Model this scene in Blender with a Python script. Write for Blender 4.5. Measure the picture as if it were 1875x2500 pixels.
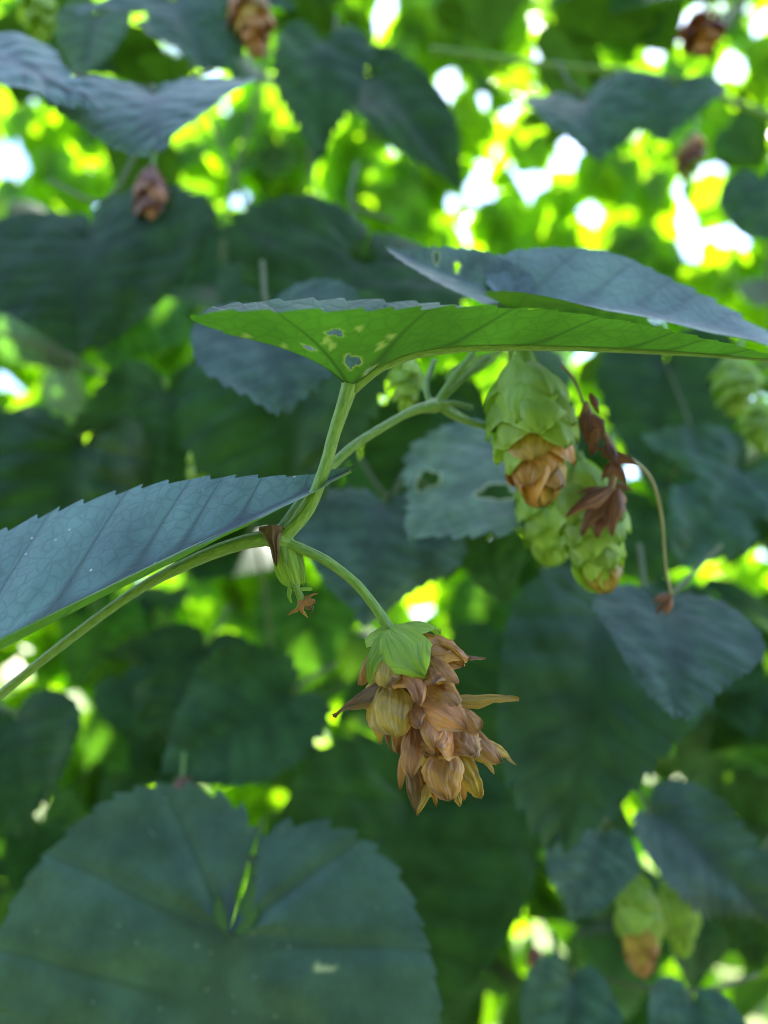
import bpy, math, random
import numpy as np
from mathutils import Vector, Matrix

# ------------------------------------------------------------------ clean
for o in list(bpy.data.objects):
    bpy.data.objects.remove(o, do_unlink=True)
scene = bpy.context.scene
COL = scene.collection
R = math.radians

# ------------------------------------------------------------------ camera
CAM = Vector((0.0, 0.0, 1.45))
PITCH = R(12)
RIGHT = Vector((1, 0, 0))
FWD = Vector((0, math.cos(PITCH), math.sin(PITCH)))
UP = Vector((0, -math.sin(PITCH), math.cos(PITCH)))
LENS, FPX = 26.0, 26.0 / 36.0 * 2500
FOCUS = 0.1262
cd = bpy.data.cameras.new("camera")
cd.lens = LENS; cd.sensor_width = 36; cd.sensor_fit = 'AUTO'
cd.clip_start = 0.005; cd.clip_end = 500
cd.dof.use_dof = True; cd.dof.focus_distance = FOCUS; cd.dof.aperture_fstop = 8.5
cam = bpy.data.objects.new("camera", cd); COL.objects.link(cam)
cam.location = CAM; cam.rotation_euler = (R(90) + PITCH, 0, 0)
scene.camera = cam

# ------------------------------------------------------------------ sky and sun
SUN_EL, SUN_AZ = R(60), R(24)          # azimuth clockwise from +Y (the view direction)
SUN = Vector((math.sin(SUN_AZ) * math.cos(SUN_EL), math.cos(SUN_AZ) * math.cos(SUN_EL), math.sin(SUN_EL)))
w = bpy.data.worlds.new("World"); scene.world = w; w.use_nodes = True
nt = w.node_tree
sky = nt.nodes.new('ShaderNodeTexSky'); sky.sky_type = 'NISHITA'; sky.sun_disc = False
sky.sun_elevation = SUN_EL; sky.sun_rotation = SUN_AZ
sky.air_density = 1.0; sky.dust_density = 0.6; sky.ozone_density = 1.0
bg = nt.nodes['Background']; bg.inputs['Strength'].default_value = 0.10
nt.links.new(sky.outputs[0], bg.inputs['Color'])
sd = bpy.data.lights.new("sun", 'SUN'); sd.energy = 5.0; sd.angle = R(0.53); sd.color = (1.0, 0.95, 0.86)
sun = bpy.data.objects.new("sun", sd); COL.objects.link(sun)
sun.rotation_euler = (-SUN).to_track_quat('-Z', 'Y').to_euler()
sun.location = (2, 4, 8)

# ------------------------------------------------------------------ exposure
scene.view_settings.view_transform = 'Standard'
scene.view_settings.look = 'None'
scene.view_settings.gamma = 1.0
scene.view_settings.exposure = 2.95
scene.render.engine = 'CYCLES'
scene.cycles.use_denoising = True
scene.cycles.filter_width = 1.05
scene.cycles.max_bounces = 6
scene.cycles.transmission_bounces = 6
scene.cycles.sample_clamp_indirect = 8


# ================================================================== helpers
def P(px, py, d):
    """World point seen at photograph pixel (px, py), d metres in front of the lens."""
    return CAM + d * (FWD + RIGHT * ((px - 937.5) / FPX) - UP * ((py - 1250) / FPX))


def V(r, u, c):
    """Direction from right, up and towards-camera components."""
    return (RIGHT * r + UP * u - FWD * c).normalized()


WORLD = {}


def empty(name, loc, label=None, cat=None, group=None):
    o = bpy.data.objects.new(name, None); COL.objects.link(o)
    o.empty_display_size = 0.01
    o.location = loc
    WORLD[o] = Matrix.Translation(loc)
    tag(o, label, cat, group)
    return o


def tag(o, label=None, cat=None, group=None, kind=None):
    if label: o["label"] = label
    if cat: o["category"] = cat
    if group: o["group"] = group
    if kind: o["kind"] = kind
    return o


def put(name, mesh, mat, parent=None, M=None):
    o = bpy.data.objects.new(name, mesh); COL.objects.link(o)
    M = Matrix.Identity(4) if M is None else M
    if mat is not None and not mesh.materials:
        mesh.materials.append(mat)
    if mat is not None and mesh.materials and mesh.materials[0] is not mat:
        o.material_slots[0].link = 'OBJECT'; o.material_slots[0].material = mat
    if parent is not None:
        o.parent = parent
        o.matrix_basis = WORLD[parent].inverted() @ M
    else:
        o.matrix_basis = M
    WORLD[o] = M
    return o


def mesh_from(name, verts, faces, attrs=None, uv=None, smooth=True):
    me = bpy.data.meshes.new(name)
    me.from_pydata([tuple(v) for v in verts], [], [tuple(f) for f in faces])
    if smooth:
        me.polygons.foreach_set('use_smooth', [True] * len(me.polygons))
    if attrs:
        for k, a in attrs.items():
            at = me.attributes.new(k, 'FLOAT', 'POINT')
            at.data.foreach_set('value', np.asarray(a, dtype=np.float32))
    if uv is not None:
        l = me.uv_layers.new(name='UVMap')
        vi = np.zeros(len(me.loops), dtype=np.int32); me.loops.foreach_get('vertex_index', vi)
        l.data.foreach_set('uv', np.asarray(uv, dtype=np.float32)[vi].ravel())
    me.update()
    return me


def catmull(pts, n):
    """n+1 points evenly spaced along a Catmull-Rom curve through pts."""
    p = np.asarray(pts, float)
    p = np.vstack([2 * p[0] - p[1], p, 2 * p[-1] - p[-2]])
    out = []
    for i in range(1, len(p) - 2):
        t = np.linspace(0, 1, 25)[:, None]
        a, b, c, d = p[i - 1], p[i], p[i + 1], p[i + 2]
        out.append(0.5 * (2 * b + (c - a) * t + (2 * a - 5 * b + 4 * c - d) * t ** 2 + (3 * b - a - 3 * c + d) * t ** 3))
    q = np.vstack(out)
    s = np.r_[0, np.cumsum(np.linalg.norm(np.diff(q, axis=0), axis=1))]
    u = np.linspace(0, s[-1], n + 1)
    return np.stack([np.interp(u, s, q[:, k]) for k in range(q.shape[1])], 1), s[-1]


def tube(name, pts, radii, n=24, sides=10, knob=0.0, seed=0):
    """A closed tube along pts; radii are interpolated along its length."""
    c, L = catmull([tuple(p) for p in pts], n)
    rr = np.interp(np.linspace(0, 1, n + 1), np.linspace(0, 1, len(radii)), radii)
    rng = np.random.default_rng(seed)
    verts, faces, uv = [], [], []
    T = np.gradient(c, axis=0)
    ref = np.array([0.3, 0.2, 0.93])
    for i in range(n + 1):
        t = T[i] / (np.linalg.norm(T[i]) + 1e-12)
        a = ref - t * ref.dot(t); a /= np.linalg.norm(a) + 1e-12
        b = np.cross(t, a); ref = a
        k = 1 + knob * rng.uniform(-1, 1)
        for j in range(sides):
            th = 2 * math.pi * j / sides
            rad = rr[i] * k * (1 + 0.05 * math.cos(3 * th) + 0.05 * math.cos(6 * th + 0.7))
            verts.append(c[i] + rad * (math.cos(th) * a + math.sin(th) * b))
            uv.append((j / sides, i / n * L))
    for i in range(n):
        for j in range(sides):
            k = (j + 1) % sides
            faces.append((i * sides + j, i * sides + k, (i + 1) * sides + k, (i + 1) * sides + j))
    faces.append(tuple(range(sides - 1, -1, -1)))
    faces.append(tuple(n * sides + j for j in range(sides)))
    return mesh_from(name, verts, faces, uv=uv)


# ================================================================== materials
def new_mat(name):
    m = bpy.data.materials.new(name); m.use_nodes = True
    t = m.node_tree; t.nodes.clear()
    return m, t


def N(t, kind, **kw):
    n = t.nodes.new(kind)
    for k, v in kw.items():
        if k in n.inputs: n.inputs[k].default_value = v
        else: setattr(n, k, v)
    return n


def mixrgb(t, fac, a, b, mode='MIX'):
    n = t.nodes.new('ShaderNodeMix'); n.data_type = 'RGBA'; n.blend_type = mode
    for s, v in ((n.inputs[0], fac), (n.inputs[6], a), (n.inputs[7], b)):
        if isinstance(v, bpy.types.NodeSocket): t.links.new(v, s)
        elif isinstance(v, (int, float)): s.default_value = v
        else: s.default_value = (*v, 1)
    return n.outputs[2]


def mathn(t, op, a, b=0.0, clamp=False):
    n = t.nodes.new('ShaderNodeMath'); n.operation = op; n.use_clamp = clamp
    for s, v in ((n.inputs[0], a), (n.inputs[1], b)):
        if isinstance(v, bpy.types.NodeSocket): t.links.new(v, s)
        else: s.default_value = v
    return n.outputs[0]


def leaf_mat(name, top, under, trans, tfac=0.42, rough=0.42, spec=0.5, net=60.0, bump=0.4, vein_dark=0.5, specks=0.0, sheen=0.0):
    m, t = new_mat(name)
    out = N(t, 'ShaderNodeOutputMaterial')
    geo = N(t, 'ShaderNodeNewGeometry'); uv = N(t, 'ShaderNodeUVMap')
    info = N(t, 'ShaderNodeObjectInfo')
    vein = N(t, 'ShaderNodeAttribute', attribute_name='vein')
    rim = N(t, 'ShaderNodeAttribute', attribute_name='rim')
    noise = N(t, 'ShaderNodeTexNoise'); noise.inputs['Scale'].default_value = 5; noise.inputs['Detail'].default_value = 5
    t.links.new(uv.outputs[0], noise.inputs['Vector'])
    warp = N(t, 'ShaderNodeTexNoise'); warp.inputs['Scale'].default_value = 14; warp.inputs['Detail'].default_value = 2
    t.links.new(uv.outputs[0], warp.inputs['Vector'])
    wv = N(t, 'ShaderNodeVectorMath', operation='MULTIPLY_ADD')
    t.links.new(warp.outputs['Color'], wv.inputs[0]); wv.inputs[1].default_value = (0.05, 0.05, 0); t.links.new(uv.outputs[0], wv.inputs[2])
    if net:
        vor = N(t, 'ShaderNodeTexVoronoi', feature='DISTANCE_TO_EDGE'); vor.inputs['Scale'].default_value = net * 0.45
        vor2 = N(t, 'ShaderNodeTexVoronoi', feature='DISTANCE_TO_EDGE'); vor2.inputs['Scale'].default_value = net * 1.4
        t.links.new(wv.outputs[0], vor.inputs['Vector']); t.links.new(wv.outputs[0], vor2.inputs['Vector'])
        e1 = mathn(t, 'SMOOTH_MIN', mathn(t, 'MULTIPLY', vor.outputs[0], 7.0), 1.0)
        e2 = mathn(t, 'SMOOTH_MIN', mathn(t, 'MULTIPLY', vor2.outputs[0], 4.0), 1.0)
        netc = mathn(t, 'SUBTRACT', 1.0, e1, True)
    # colour of the two faces
    nz = mathn(t, 'MULTIPLY_ADD', noise.outputs[0], 2.6); nz.node.inputs[2].default_value = -0.8; nz.node.use_clamp = True
    tc = mixrgb(t, nz, [c * 0.62 for c in top], [top[0] * 1.5, top[1] * 1.35, top[2] * 1.3])
    uc = mixrgb(t, noise.outputs[0], [c * 0.82 for c in under], [c * 1.15 for c in under])
    base = mixrgb(t, geo.outputs['Backfacing'], tc, uc)
    var = mathn(t, 'MULTIPLY_ADD', info.outputs['Random'], 0.7); var.node.inputs[2].default_value = 0.65
    base = mixrgb(t, 1.0, base, var, 'MULTIPLY')
    vfac = mathn(t, 'MULTIPLY', vein.outputs['Fac'], vein_dark, True)
    vn = mathn(t, 'MAXIMUM', vfac, mathn(t, 'MULTIPLY', netc, 0.3 * vein_dark, True)) if net else vfac
    base = mixrgb(t, vn, base, [c * 0.25 for c in top])
    if specks:
        vs = N(t, 'ShaderNodeTexVoronoi'); vs.inputs['Scale'].default_value = 34
        t.links.new(uv.outputs[0], vs.inputs['Vector'])
        sp = mathn(t, 'LESS_THAN', vs.outputs['Distance'], 0.10)
        ns = N(t, 'ShaderNodeTexNoise'); ns.inputs['Scale'].default_value = 17; t.links.new(uv.outputs[0], ns.inputs['Vector'])
        sp = mathn(t, 'MULTIPLY', sp, mathn(t, 'GREATER_THAN', ns.outputs[0], 0.56))
        base = mixrgb(t, mathn(t, 'MULTIPLY', sp, specks), base, (0.55, 0.6, 0.5))
    base = mixrgb(t, rim.outputs['Fac'], base, (0.55, 0.55, 0.28))
    hgt = mathn(t, 'ADD', mathn(t, 'MULTIPLY', e1, 0.6), mathn(t, 'MULTIPLY', e2, 0.3)) if net else noise.outputs[0]
    bp = N(t, 'ShaderNodeBump'); bp.inputs['Strength'].default_value = bump; bp.inputs['Distance'].default_value = 0.0006
    t.links.new(hgt, bp.inputs['Height'])
    pr = N(t, 'ShaderNodeBsdfPrincipled'); pr.inputs['Roughness'].default_value = rough
    pr.inputs['Specular IOR Level'].default_value = spec
    t.links.new(mathn(t, 'MULTIPLY', mathn(t, 'SUBTRACT', 1.0, geo.outputs['Backfacing']), sheen), pr.inputs['Sheen Weight']); pr.inputs['Sheen Roughness'].default_value = 0.4
    t.links.new(base, pr.inputs['Base Color']); t.links.new(bp.outputs[0], pr.inputs['Normal'])
    rg = mathn(t, 'MULTIPLY_ADD', geo.outputs['Backfacing'], 0.3); rg.node.inputs[2].default_value = rough
    t.links.new(rg, pr.inputs['Roughness'])
    tr = N(t, 'ShaderNodeBsdfTranslucent')
    trc = mixrgb(t, nz, [c * 0.6 for c in trans], [trans[0] * 1.35, trans[1] * 1.2, trans[2] * 1.2])
    trc = mixrgb(t, mathn(t, 'MULTIPLY', vn, 0.9, True), trc, [c * 0.35 for c in trans])
    t.links.new(trc, tr.inputs['Color'])
    mx = N(t, 'ShaderNodeMixShader'); mx.inputs[0].default_value = tfac
    t.links.new(pr.outputs[0], mx.inputs[1]); t.links.new(tr.outputs[0], mx.inputs[2])
    t.links.new(mx.outputs[0], out.inputs['Surface'])
    return m


def bract_mat(name, c1, c2, trans, tfac=0.28, rough=0.38, streak=0.5, dots=0.0, edge=None, spec=0.5, veins=0.16, tipdark=0.0):
    m, t = new_mat(name)
    out = N(t, 'ShaderNodeOutputMaterial')
    uv = N(t, 'ShaderNodeUVMap'); info = N(t, 'ShaderNodeObjectInfo')
    off = N(t, 'ShaderNodeVectorMath', operation='ADD')
    t.links.new(uv.outputs[0], off.inputs[0])
    cmb = N(t, 'ShaderNodeCombineXYZ')
    t.links.new(mathn(t, 'MULTIPLY', info.outputs['Random'], 37.0), cmb.inputs[2]); t.links.new(cmb.outputs[0], off.inputs[1])
    st = N(t, 'ShaderNodeMapping'); st.inputs['Scale'].default_value = (9, 1.0, 1)
    t.links.new(off.outputs[0], st.inputs[0])
    n1 = N(t, 'ShaderNodeTexNoise'); n1.inputs['Scale'].default_value = 1.0; n1.inputs['Detail'].default_value = 4
    t.links.new(st.outputs[0], n1.inputs['Vector'])
    n2 = N(t, 'ShaderNodeTexNoise'); n2.inputs['Scale'].default_value = 3.0; n2.inputs['Detail'].default_value = 5
    t.links.new(off.outputs[0], n2.inputs['Vector'])
    f = mathn(t, 'MULTIPLY_ADD', n2.outputs[0], 1.8); f.node.inputs[2].default_value = -0.4
    f = mathn(t, 'ADD', f, mathn(t, 'MULTIPLY_ADD', info.outputs['Random'], 0.9)); 
    f = mathn(t, 'SUBTRACT', f, 0.45, True)
    base = mixrgb(t, f, c1, c2)
    vr = mathn(t, 'FRACT', mathn(t, 'MULTIPLY', info.outputs['Random'], 7.31))
    vr = mathn(t, 'MULTIPLY_ADD', vr, 0.6); vr.node.inputs[2].default_value = 0.55
    base = mixrgb(t, 1.0, base, vr, 'MULTIPLY')
    s = mathn(t, 'MULTIPLY_ADD', n1.outputs[0], -3.2); s.node.inputs[2].default_value = 1.75; s.node.use_clamp = True
    base = mixrgb(t, mathn(t, 'MULTIPLY', s, streak), base, [c * 0.32 for c in c1])
    sepv = N(t, 'ShaderNodeSeparateXYZ'); t.links.new(uv.outputs[0], sepv.inputs[0])
    fan = mathn(t, 'MULTIPLY_ADD', n2.outputs[0], 2.4); t.links.new(mathn(t, 'MULTIPLY', sepv.outputs[0], 30.0), fan.node.inputs[2])
    ln = mathn(t, 'ABSOLUTE', mathn(t, 'SINE', fan))
    ln = mathn(t, 'MULTIPLY_ADD', ln, -3.5); ln.node.inputs[2].default_value = 1.0; ln.node.use_clamp = True
    base = mixrgb(t, mathn(t, 'MULTIPLY', ln, veins), base, [c * 0.45 for c in c1])
    if tipdark:
        tp = mathn(t, 'MULTIPLY_ADD', sepv.outputs[1], 5.0); tp.node.inputs[2].default_value = -4.0; tp.node.use_clamp = True
        base = mixrgb(t, mathn(t, 'MULTIPLY', tp, tipdark), base, [c * 0.5 for c in c1])
    if edge:
        sep = N(t, 'ShaderNodeSeparateXYZ'); t.links.new(uv.outputs[0], sep.inputs[0])
        ex = mathn(t, 'ABSOLUTE', mathn(t, 'SUBTRACT', sep.outputs[0], 0.5))
        ex = mathn(t, 'MULTIPLY_ADD', ex, 6.0); ex.node.inputs[2].default_value = -2.2; ex.node.use_clamp = True
        base = mixrgb(t, mathn(t, 'MULTIPLY', ex, 0.6), base, edge)
    if dots:
        vs = N(t, 'ShaderNodeTexVoronoi'); vs.inputs['Scale'].default_value = 26
        t.links.new(off.outputs[0], vs.inputs['Vector'])
        dt = mathn(t, 'LESS_THAN', vs.outputs['Distance'], 0.14)
        dt = mathn(t, 'MULTIPLY', dt, mathn(t, 'GREATER_THAN', n2.outputs[0], 0.5))
        base = mixrgb(t, mathn(t, 'MULTIPLY', dt, dots), base, (0.75, 0.45, 0.16))
    h = mathn(t, 'ADD', n1.outputs[0], mathn(t, 'MULTIPLY', n2.outputs[0], 0.6))
    h = mathn(t, 'SUBTRACT', h, mathn(t, 'MULTIPLY', ln, 0.2))
    bp = N(t, 'ShaderNodeBump'); bp.inputs['Strength'].default_value = 0.6; bp.inputs['Distance'].default_value = 0.0008
    t.links.new(h, bp.inputs['Height'])
    pr = N(t, 'ShaderNodeBsdfPrincipled'); pr.inputs['Roughness'].default_value = rough
    pr.inputs['Specular IOR Level'].default_value = spec
    t.links.new(base, pr.inputs['Base Color']); t.links.new(bp.outputs[0], pr.inputs['Normal'])
    tr = N(t, 'ShaderNodeBsdfTranslucent'); tr.inputs['Color'].default_value = (*trans, 1)
    mx = N(t, 'ShaderNodeMixShader'); mx.inputs[0].default_value = tfac
    t.links.new(pr.outputs[0], mx.inputs[1]); t.links.new(tr.outputs[0], mx.inputs[2])
    t.links.new(mx.outputs[0], out.inputs['Surface'])
    return m


def plain_mat(name, c1, c2, scale=40.0, rough=0.6, stretch=(1, 1, 1), bump=0.3, trans=None, tfac=0.2, sheen=0.0, coords='UV'):
    m, t = new_mat(name)
    out = N(t, 'ShaderNodeOutputMaterial')
    co = N(t, 'ShaderNodeTexCoord')
    mp = N(t, 'ShaderNodeMapping'); mp.inputs['Scale'].default_value = stretch
    t.links.new(co.outputs[coords], mp.inputs[0])
    n1 = N(t, 'ShaderNodeTexNoise'); n1.inputs['Scale'].default_value = scale; n1.inputs['Detail'].default_value = 6
    t.links.new(mp.outputs[0], n1.inputs['Vector'])
    f = mathn(t, 'MULTIPLY_ADD', n1.outputs[0], 2.4); f.node.inputs[2].default_value = -0.7; f.node.use_clamp = True
    base = mixrgb(t, f, c1, c2)
    bp = N(t, 'ShaderNodeBump'); bp.inputs['Strength'].default_value = bump; bp.inputs['Distance'].default_value = 0.0006
    t.links.new(n1.outputs[0], bp.inputs['Height'])
    pr = N(t, 'ShaderNodeBsdfPrincipled'); pr.inputs['Roughness'].default_value = rough
    pr.inputs['Sheen Weight'].default_value = sheen
    t.links.new(base, pr.inputs['Base Color']); t.links.new(bp.outputs[0], pr.inputs['Normal'])
    res = pr.outputs[0]
    if trans:
        tr = N(t, 'ShaderNodeBsdfTranslucent'); tr.inputs['Color'].default_value = (*trans, 1)
        mx = N(t, 'ShaderNodeMixShader'); mx.inputs[0].default_value = tfac
        t.links.new(res, mx.inputs[1]); t.links.new(tr.outputs[0], mx.inputs[2]); res = mx.outputs[0]
    t.links.new(res, out.inputs['Surface'])
    return m


M = {}
M['leaf'] = leaf_mat('hop_leaf', (0.016, 0.044, 0.021), (0.05, 0.11, 0.022), (0.15, 0.40, 0.010), tfac=0.20, net=0, vein_dark=0.35, spec=0.14)
M['leaf_blue'] = leaf_mat('hop_leaf_sky_sheen', (0.068, 0.130, 0.138), (0.06, 0.14, 0.02), (0.15, 0.42, 0.010), tfac=0.22, rough=0.36, vein_dark=0.95, bump=0.14, specks=0.9, sheen=0.35, net=75, spec=0.5)  # blue sheen of the sky put into the upper-face colour
M['leaf_grey'] = leaf_mat('hop_leaf_grey', (0.027, 0.062, 0.053), (0.07, 0.15, 0.03), (0.15, 0.42, 0.008), tfac=0.20, rough=0.42, vein_dark=0.35, net=0, sheen=0.04, spec=0.2)
M['leaf_slate'] = leaf_mat('hop_leaf_slate', (0.050, 0.090, 0.090), (0.07, 0.15, 0.03), (0.15, 0.42, 0.008), tfac=0.18, rough=0.40, vein_dark=0.4, net=40, bump=0.25, sheen=0.1, spec=0.28, specks=0.5)
M['leaf_skylit'] = leaf_mat('hop_leaf_skylit', (0.11, 0.175, 0.19), (0.06, 0.14, 0.02), (0.15, 0.42, 0.010), tfac=0.22, rough=0.36, vein_dark=0.5, bump=0.2, sheen=0.35, net=40)  # paler blue copy: brighter sky light painted into the upper face
M['leaf_pale'] = leaf_mat('hop_leaf_pale', (0.10, 0.165, 0.125), (0.12, 0.2, 0.06), (0.16, 0.42, 0.012), tfac=0.22, rough=0.45, vein_dark=0.2, net=0, sheen=0.2, spec=0.35)
M['leaf_under'] = leaf_mat('hop_leaf_fresh', (0.070, 0.105, 0.095), (0.050, 0.13, 0.016), (0.105, 0.32, 0.012), tfac=0.44, vein_dark=0.85, sheen=0.35, bump=0.2, net=70)
M['leaf_yellow'] = leaf_mat('hop_leaf_sunny', (0.07, 0.13, 0.012), (0.10, 0.20, 0.012), (0.34, 0.70, 0.006), tfac=0.56, net=0, spec=0.2)  # sunlit copy of the leaf: yellow glow put into the transmitted colour
M['far_leaf'] = leaf_mat('far_leaf', (0.05, 0.10, 0.015), (0.08, 0.16, 0.015), (0.25, 0.58, 0.006), tfac=0.50, net=0, spec=0.2)
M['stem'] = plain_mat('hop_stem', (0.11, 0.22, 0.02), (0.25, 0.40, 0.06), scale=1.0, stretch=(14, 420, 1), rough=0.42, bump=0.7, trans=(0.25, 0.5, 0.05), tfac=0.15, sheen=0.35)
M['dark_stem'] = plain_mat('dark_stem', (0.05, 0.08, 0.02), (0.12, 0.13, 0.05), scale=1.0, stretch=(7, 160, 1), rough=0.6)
M['dry_stem'] = plain_mat('dry_stem', (0.20, 0.10, 0.07), (0.34, 0.22, 0.16), scale=1.0, stretch=(7, 200, 1), rough=0.7)
M['pale_stem'] = plain_mat('pale_stem', (0.30, 0.25, 0.18), (0.45, 0.38, 0.28), scale=1.0, stretch=(7, 200, 1), rough=0.7)
M['bark'] = plain_mat('bark', (0.05, 0.035, 0.022), (0.16, 0.12, 0.08), scale=6, rough=0.85, bump=0.8, coords='Object')
M['brown'] = bract_mat('dry_bract_brown', (0.17, 0.05, 0.013), (0.64, 0.27, 0.066), (0.66, 0.26, 0.04), tfac=0.16, rough=0.34,streak=0.35, dots=0.9, edge=(0.70, 0.40, 0.14), tipdark=0.5, spec=0.6)
M['tan'] = bract_mat('dry_bract_tan', (0.25, 0.105, 0.014), (0.68, 0.41, 0.066), (0.70, 0.40, 0.03), tfac=0.18, rough=0.32, streak=0.5, dots=0.7, edge=(0.36, 0.15, 0.02), tipdark=0.3, spec=0.6)
M['pink'] = bract_mat('dry_bract_rose', (0.13, 0.038, 0.017), (0.60, 0.23, 0.078), (0.62, 0.24, 0.05), tfac=0.15, rough=0.36,streak=0.35, dots=0.9, edge=(0.66, 0.40, 0.17), tipdark=0.6, spec=0.6)
M['purple'] = bract_mat('dry_bract_purple', (0.10, 0.045, 0.03), (0.38, 0.19, 0.09), (0.40, 0.18, 0.07), tfac=0.15, streak=0.7, edge=(0.45, 0.28, 0.12), tipdark=0.5)
M['green_bract'] = bract_mat('green_bract', (0.20, 0.35, 0.025), (0.36, 0.52, 0.07), (0.38, 0.66, 0.04), tfac=0.34, streak=0.25, edge=(0.45, 0.62, 0.16), veins=0.25)
M['lime_bract'] = bract_mat('lime_bract', (0.24, 0.42, 0.04), (0.40, 0.56, 0.095), (0.55, 0.78, 0.05), tfac=0.38, streak=0.18, edge=(0.55, 0.66, 0.2), veins=0.18)
M['red_bract'] = bract_mat('withered_red_bract', (0.15, 0.045, 0.035), (0.30, 0.11, 0.075), (0.3, 0.1, 0.05), tfac=0.2, streak=0.6)
M['stipule'] = bract_mat('withered_stipule', (0.10, 0.055, 0.05), (0.30, 0.15, 0.085), (0.25, 0.1, 0.05), tfac=0.12, streak=0.95, rough=0.65)

# ================================================================== ground
def ground():
    n = 60
    xs = np.linspace(-1, 1, n); xs = np.sign(xs) * np.abs(xs) ** 2.5 * 240
    rng = np.random.default_rng(3)
    vs = [(x, y + 40, 0.03 * math.sin(x * 1.7) * math.cos(y * 1.3)) for y in xs for x in xs]
    fs = [(j * n + i, j * n + i + 1, (j + 1) * n + i + 1, (j + 1) * n + i) for j in range(n - 1) for i in range(n - 1)]
    m = plain_mat('meadow', (0.05, 0.075, 0.02), (0.13, 0.15, 0.05), scale=3.0, rough=0.9, bump=0.9, coords='Object')
    o = put('ground', mesh_from('ground', vs, fs), m)
    tag(o, kind='structure')
ground()

# ================================================================== leaf shapes
OUT = {
    'heart': [(0, 0), (0.05, -0.09), (0.17, -0.16), (0.34, -0.13), (0.48, 0.02), (0.55, 0.22), (0.50, 0.44), (0.36, 0.65), (0.19, 0.82), (0.07, 0.93), (0, 1)],
    'deep': [(0, 0), (0.015, -0.10), (0.06, -0.24), (0.20, -0.33), (0.38, -0.27), (0.52, -0.06), (0.57, 0.18), (0.52, 0.42), (0.38, 0.64), (0.20, 0.82), (0.07, 0.94), (0, 1)],
    'closed': [(0, 0), (0.045, -0.03), (0.06, -0.08), (0.030, -0.15), (0.006, -0.24), (0.06, -0.32), (0.22, -0.35), (0.40, -0.27), (0.53, -0.06), (0.58, 0.18), (0.52, 0.42), (0.38, 0.64), (0.20, 0.82), (0.07, 0.94), (0, 1)],
    'ovate': [(0, 0), (0.06, -0.08), (0.16, -0.11), (0.27, -0.03), (0.33, 0.14), (0.325, 0.34), (0.255, 0.54), (0.145, 0.74), (0.048, 0.90), (0.013, 0.97), (0, 1)],
    'boat': [(0, 0), (0.02, -0.10), (0.07, -0.22), (0.135, -0.25), (0.205, -0.13), (0.24, 0.02), (0.228, 0.22), (0.185, 0.42), (0.118, 0.66), (0.052, 0.86), (0.016, 0.96), (0, 1)],
    'lobed': [(0, 0), (0.06, -0.14), (0.20, -0.18), (0.40, -0.06), (0.66, 0.24), (0.75, 0.42), (0.55, 0.36), (0.33, 0.33), (0.26, 0.40), (0.36, 0.56), (0.29, 0.74), (0.14, 0.90), (0.04, 0.97), (0, 1)],
}
VEINS_S = [0.13, 0.27, 0.42, 0.53, 0.63, 0.72, 0.80, 0.87, 0.93]


def smooth_noise(x, y, seed, k=3.0):
    rng = np.random.default_rng(seed)
    z = np.zeros_like(x)
    for i in range(5):
        a = rng.uniform(-1, 1, 2) * k * (1 + 0.7 * i)
        z += np.sin(a[0] * x + a[1] * y + rng.uniform(0, 6.28)) / (1 + 0.8 * i)
    return z / 2.2


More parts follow.
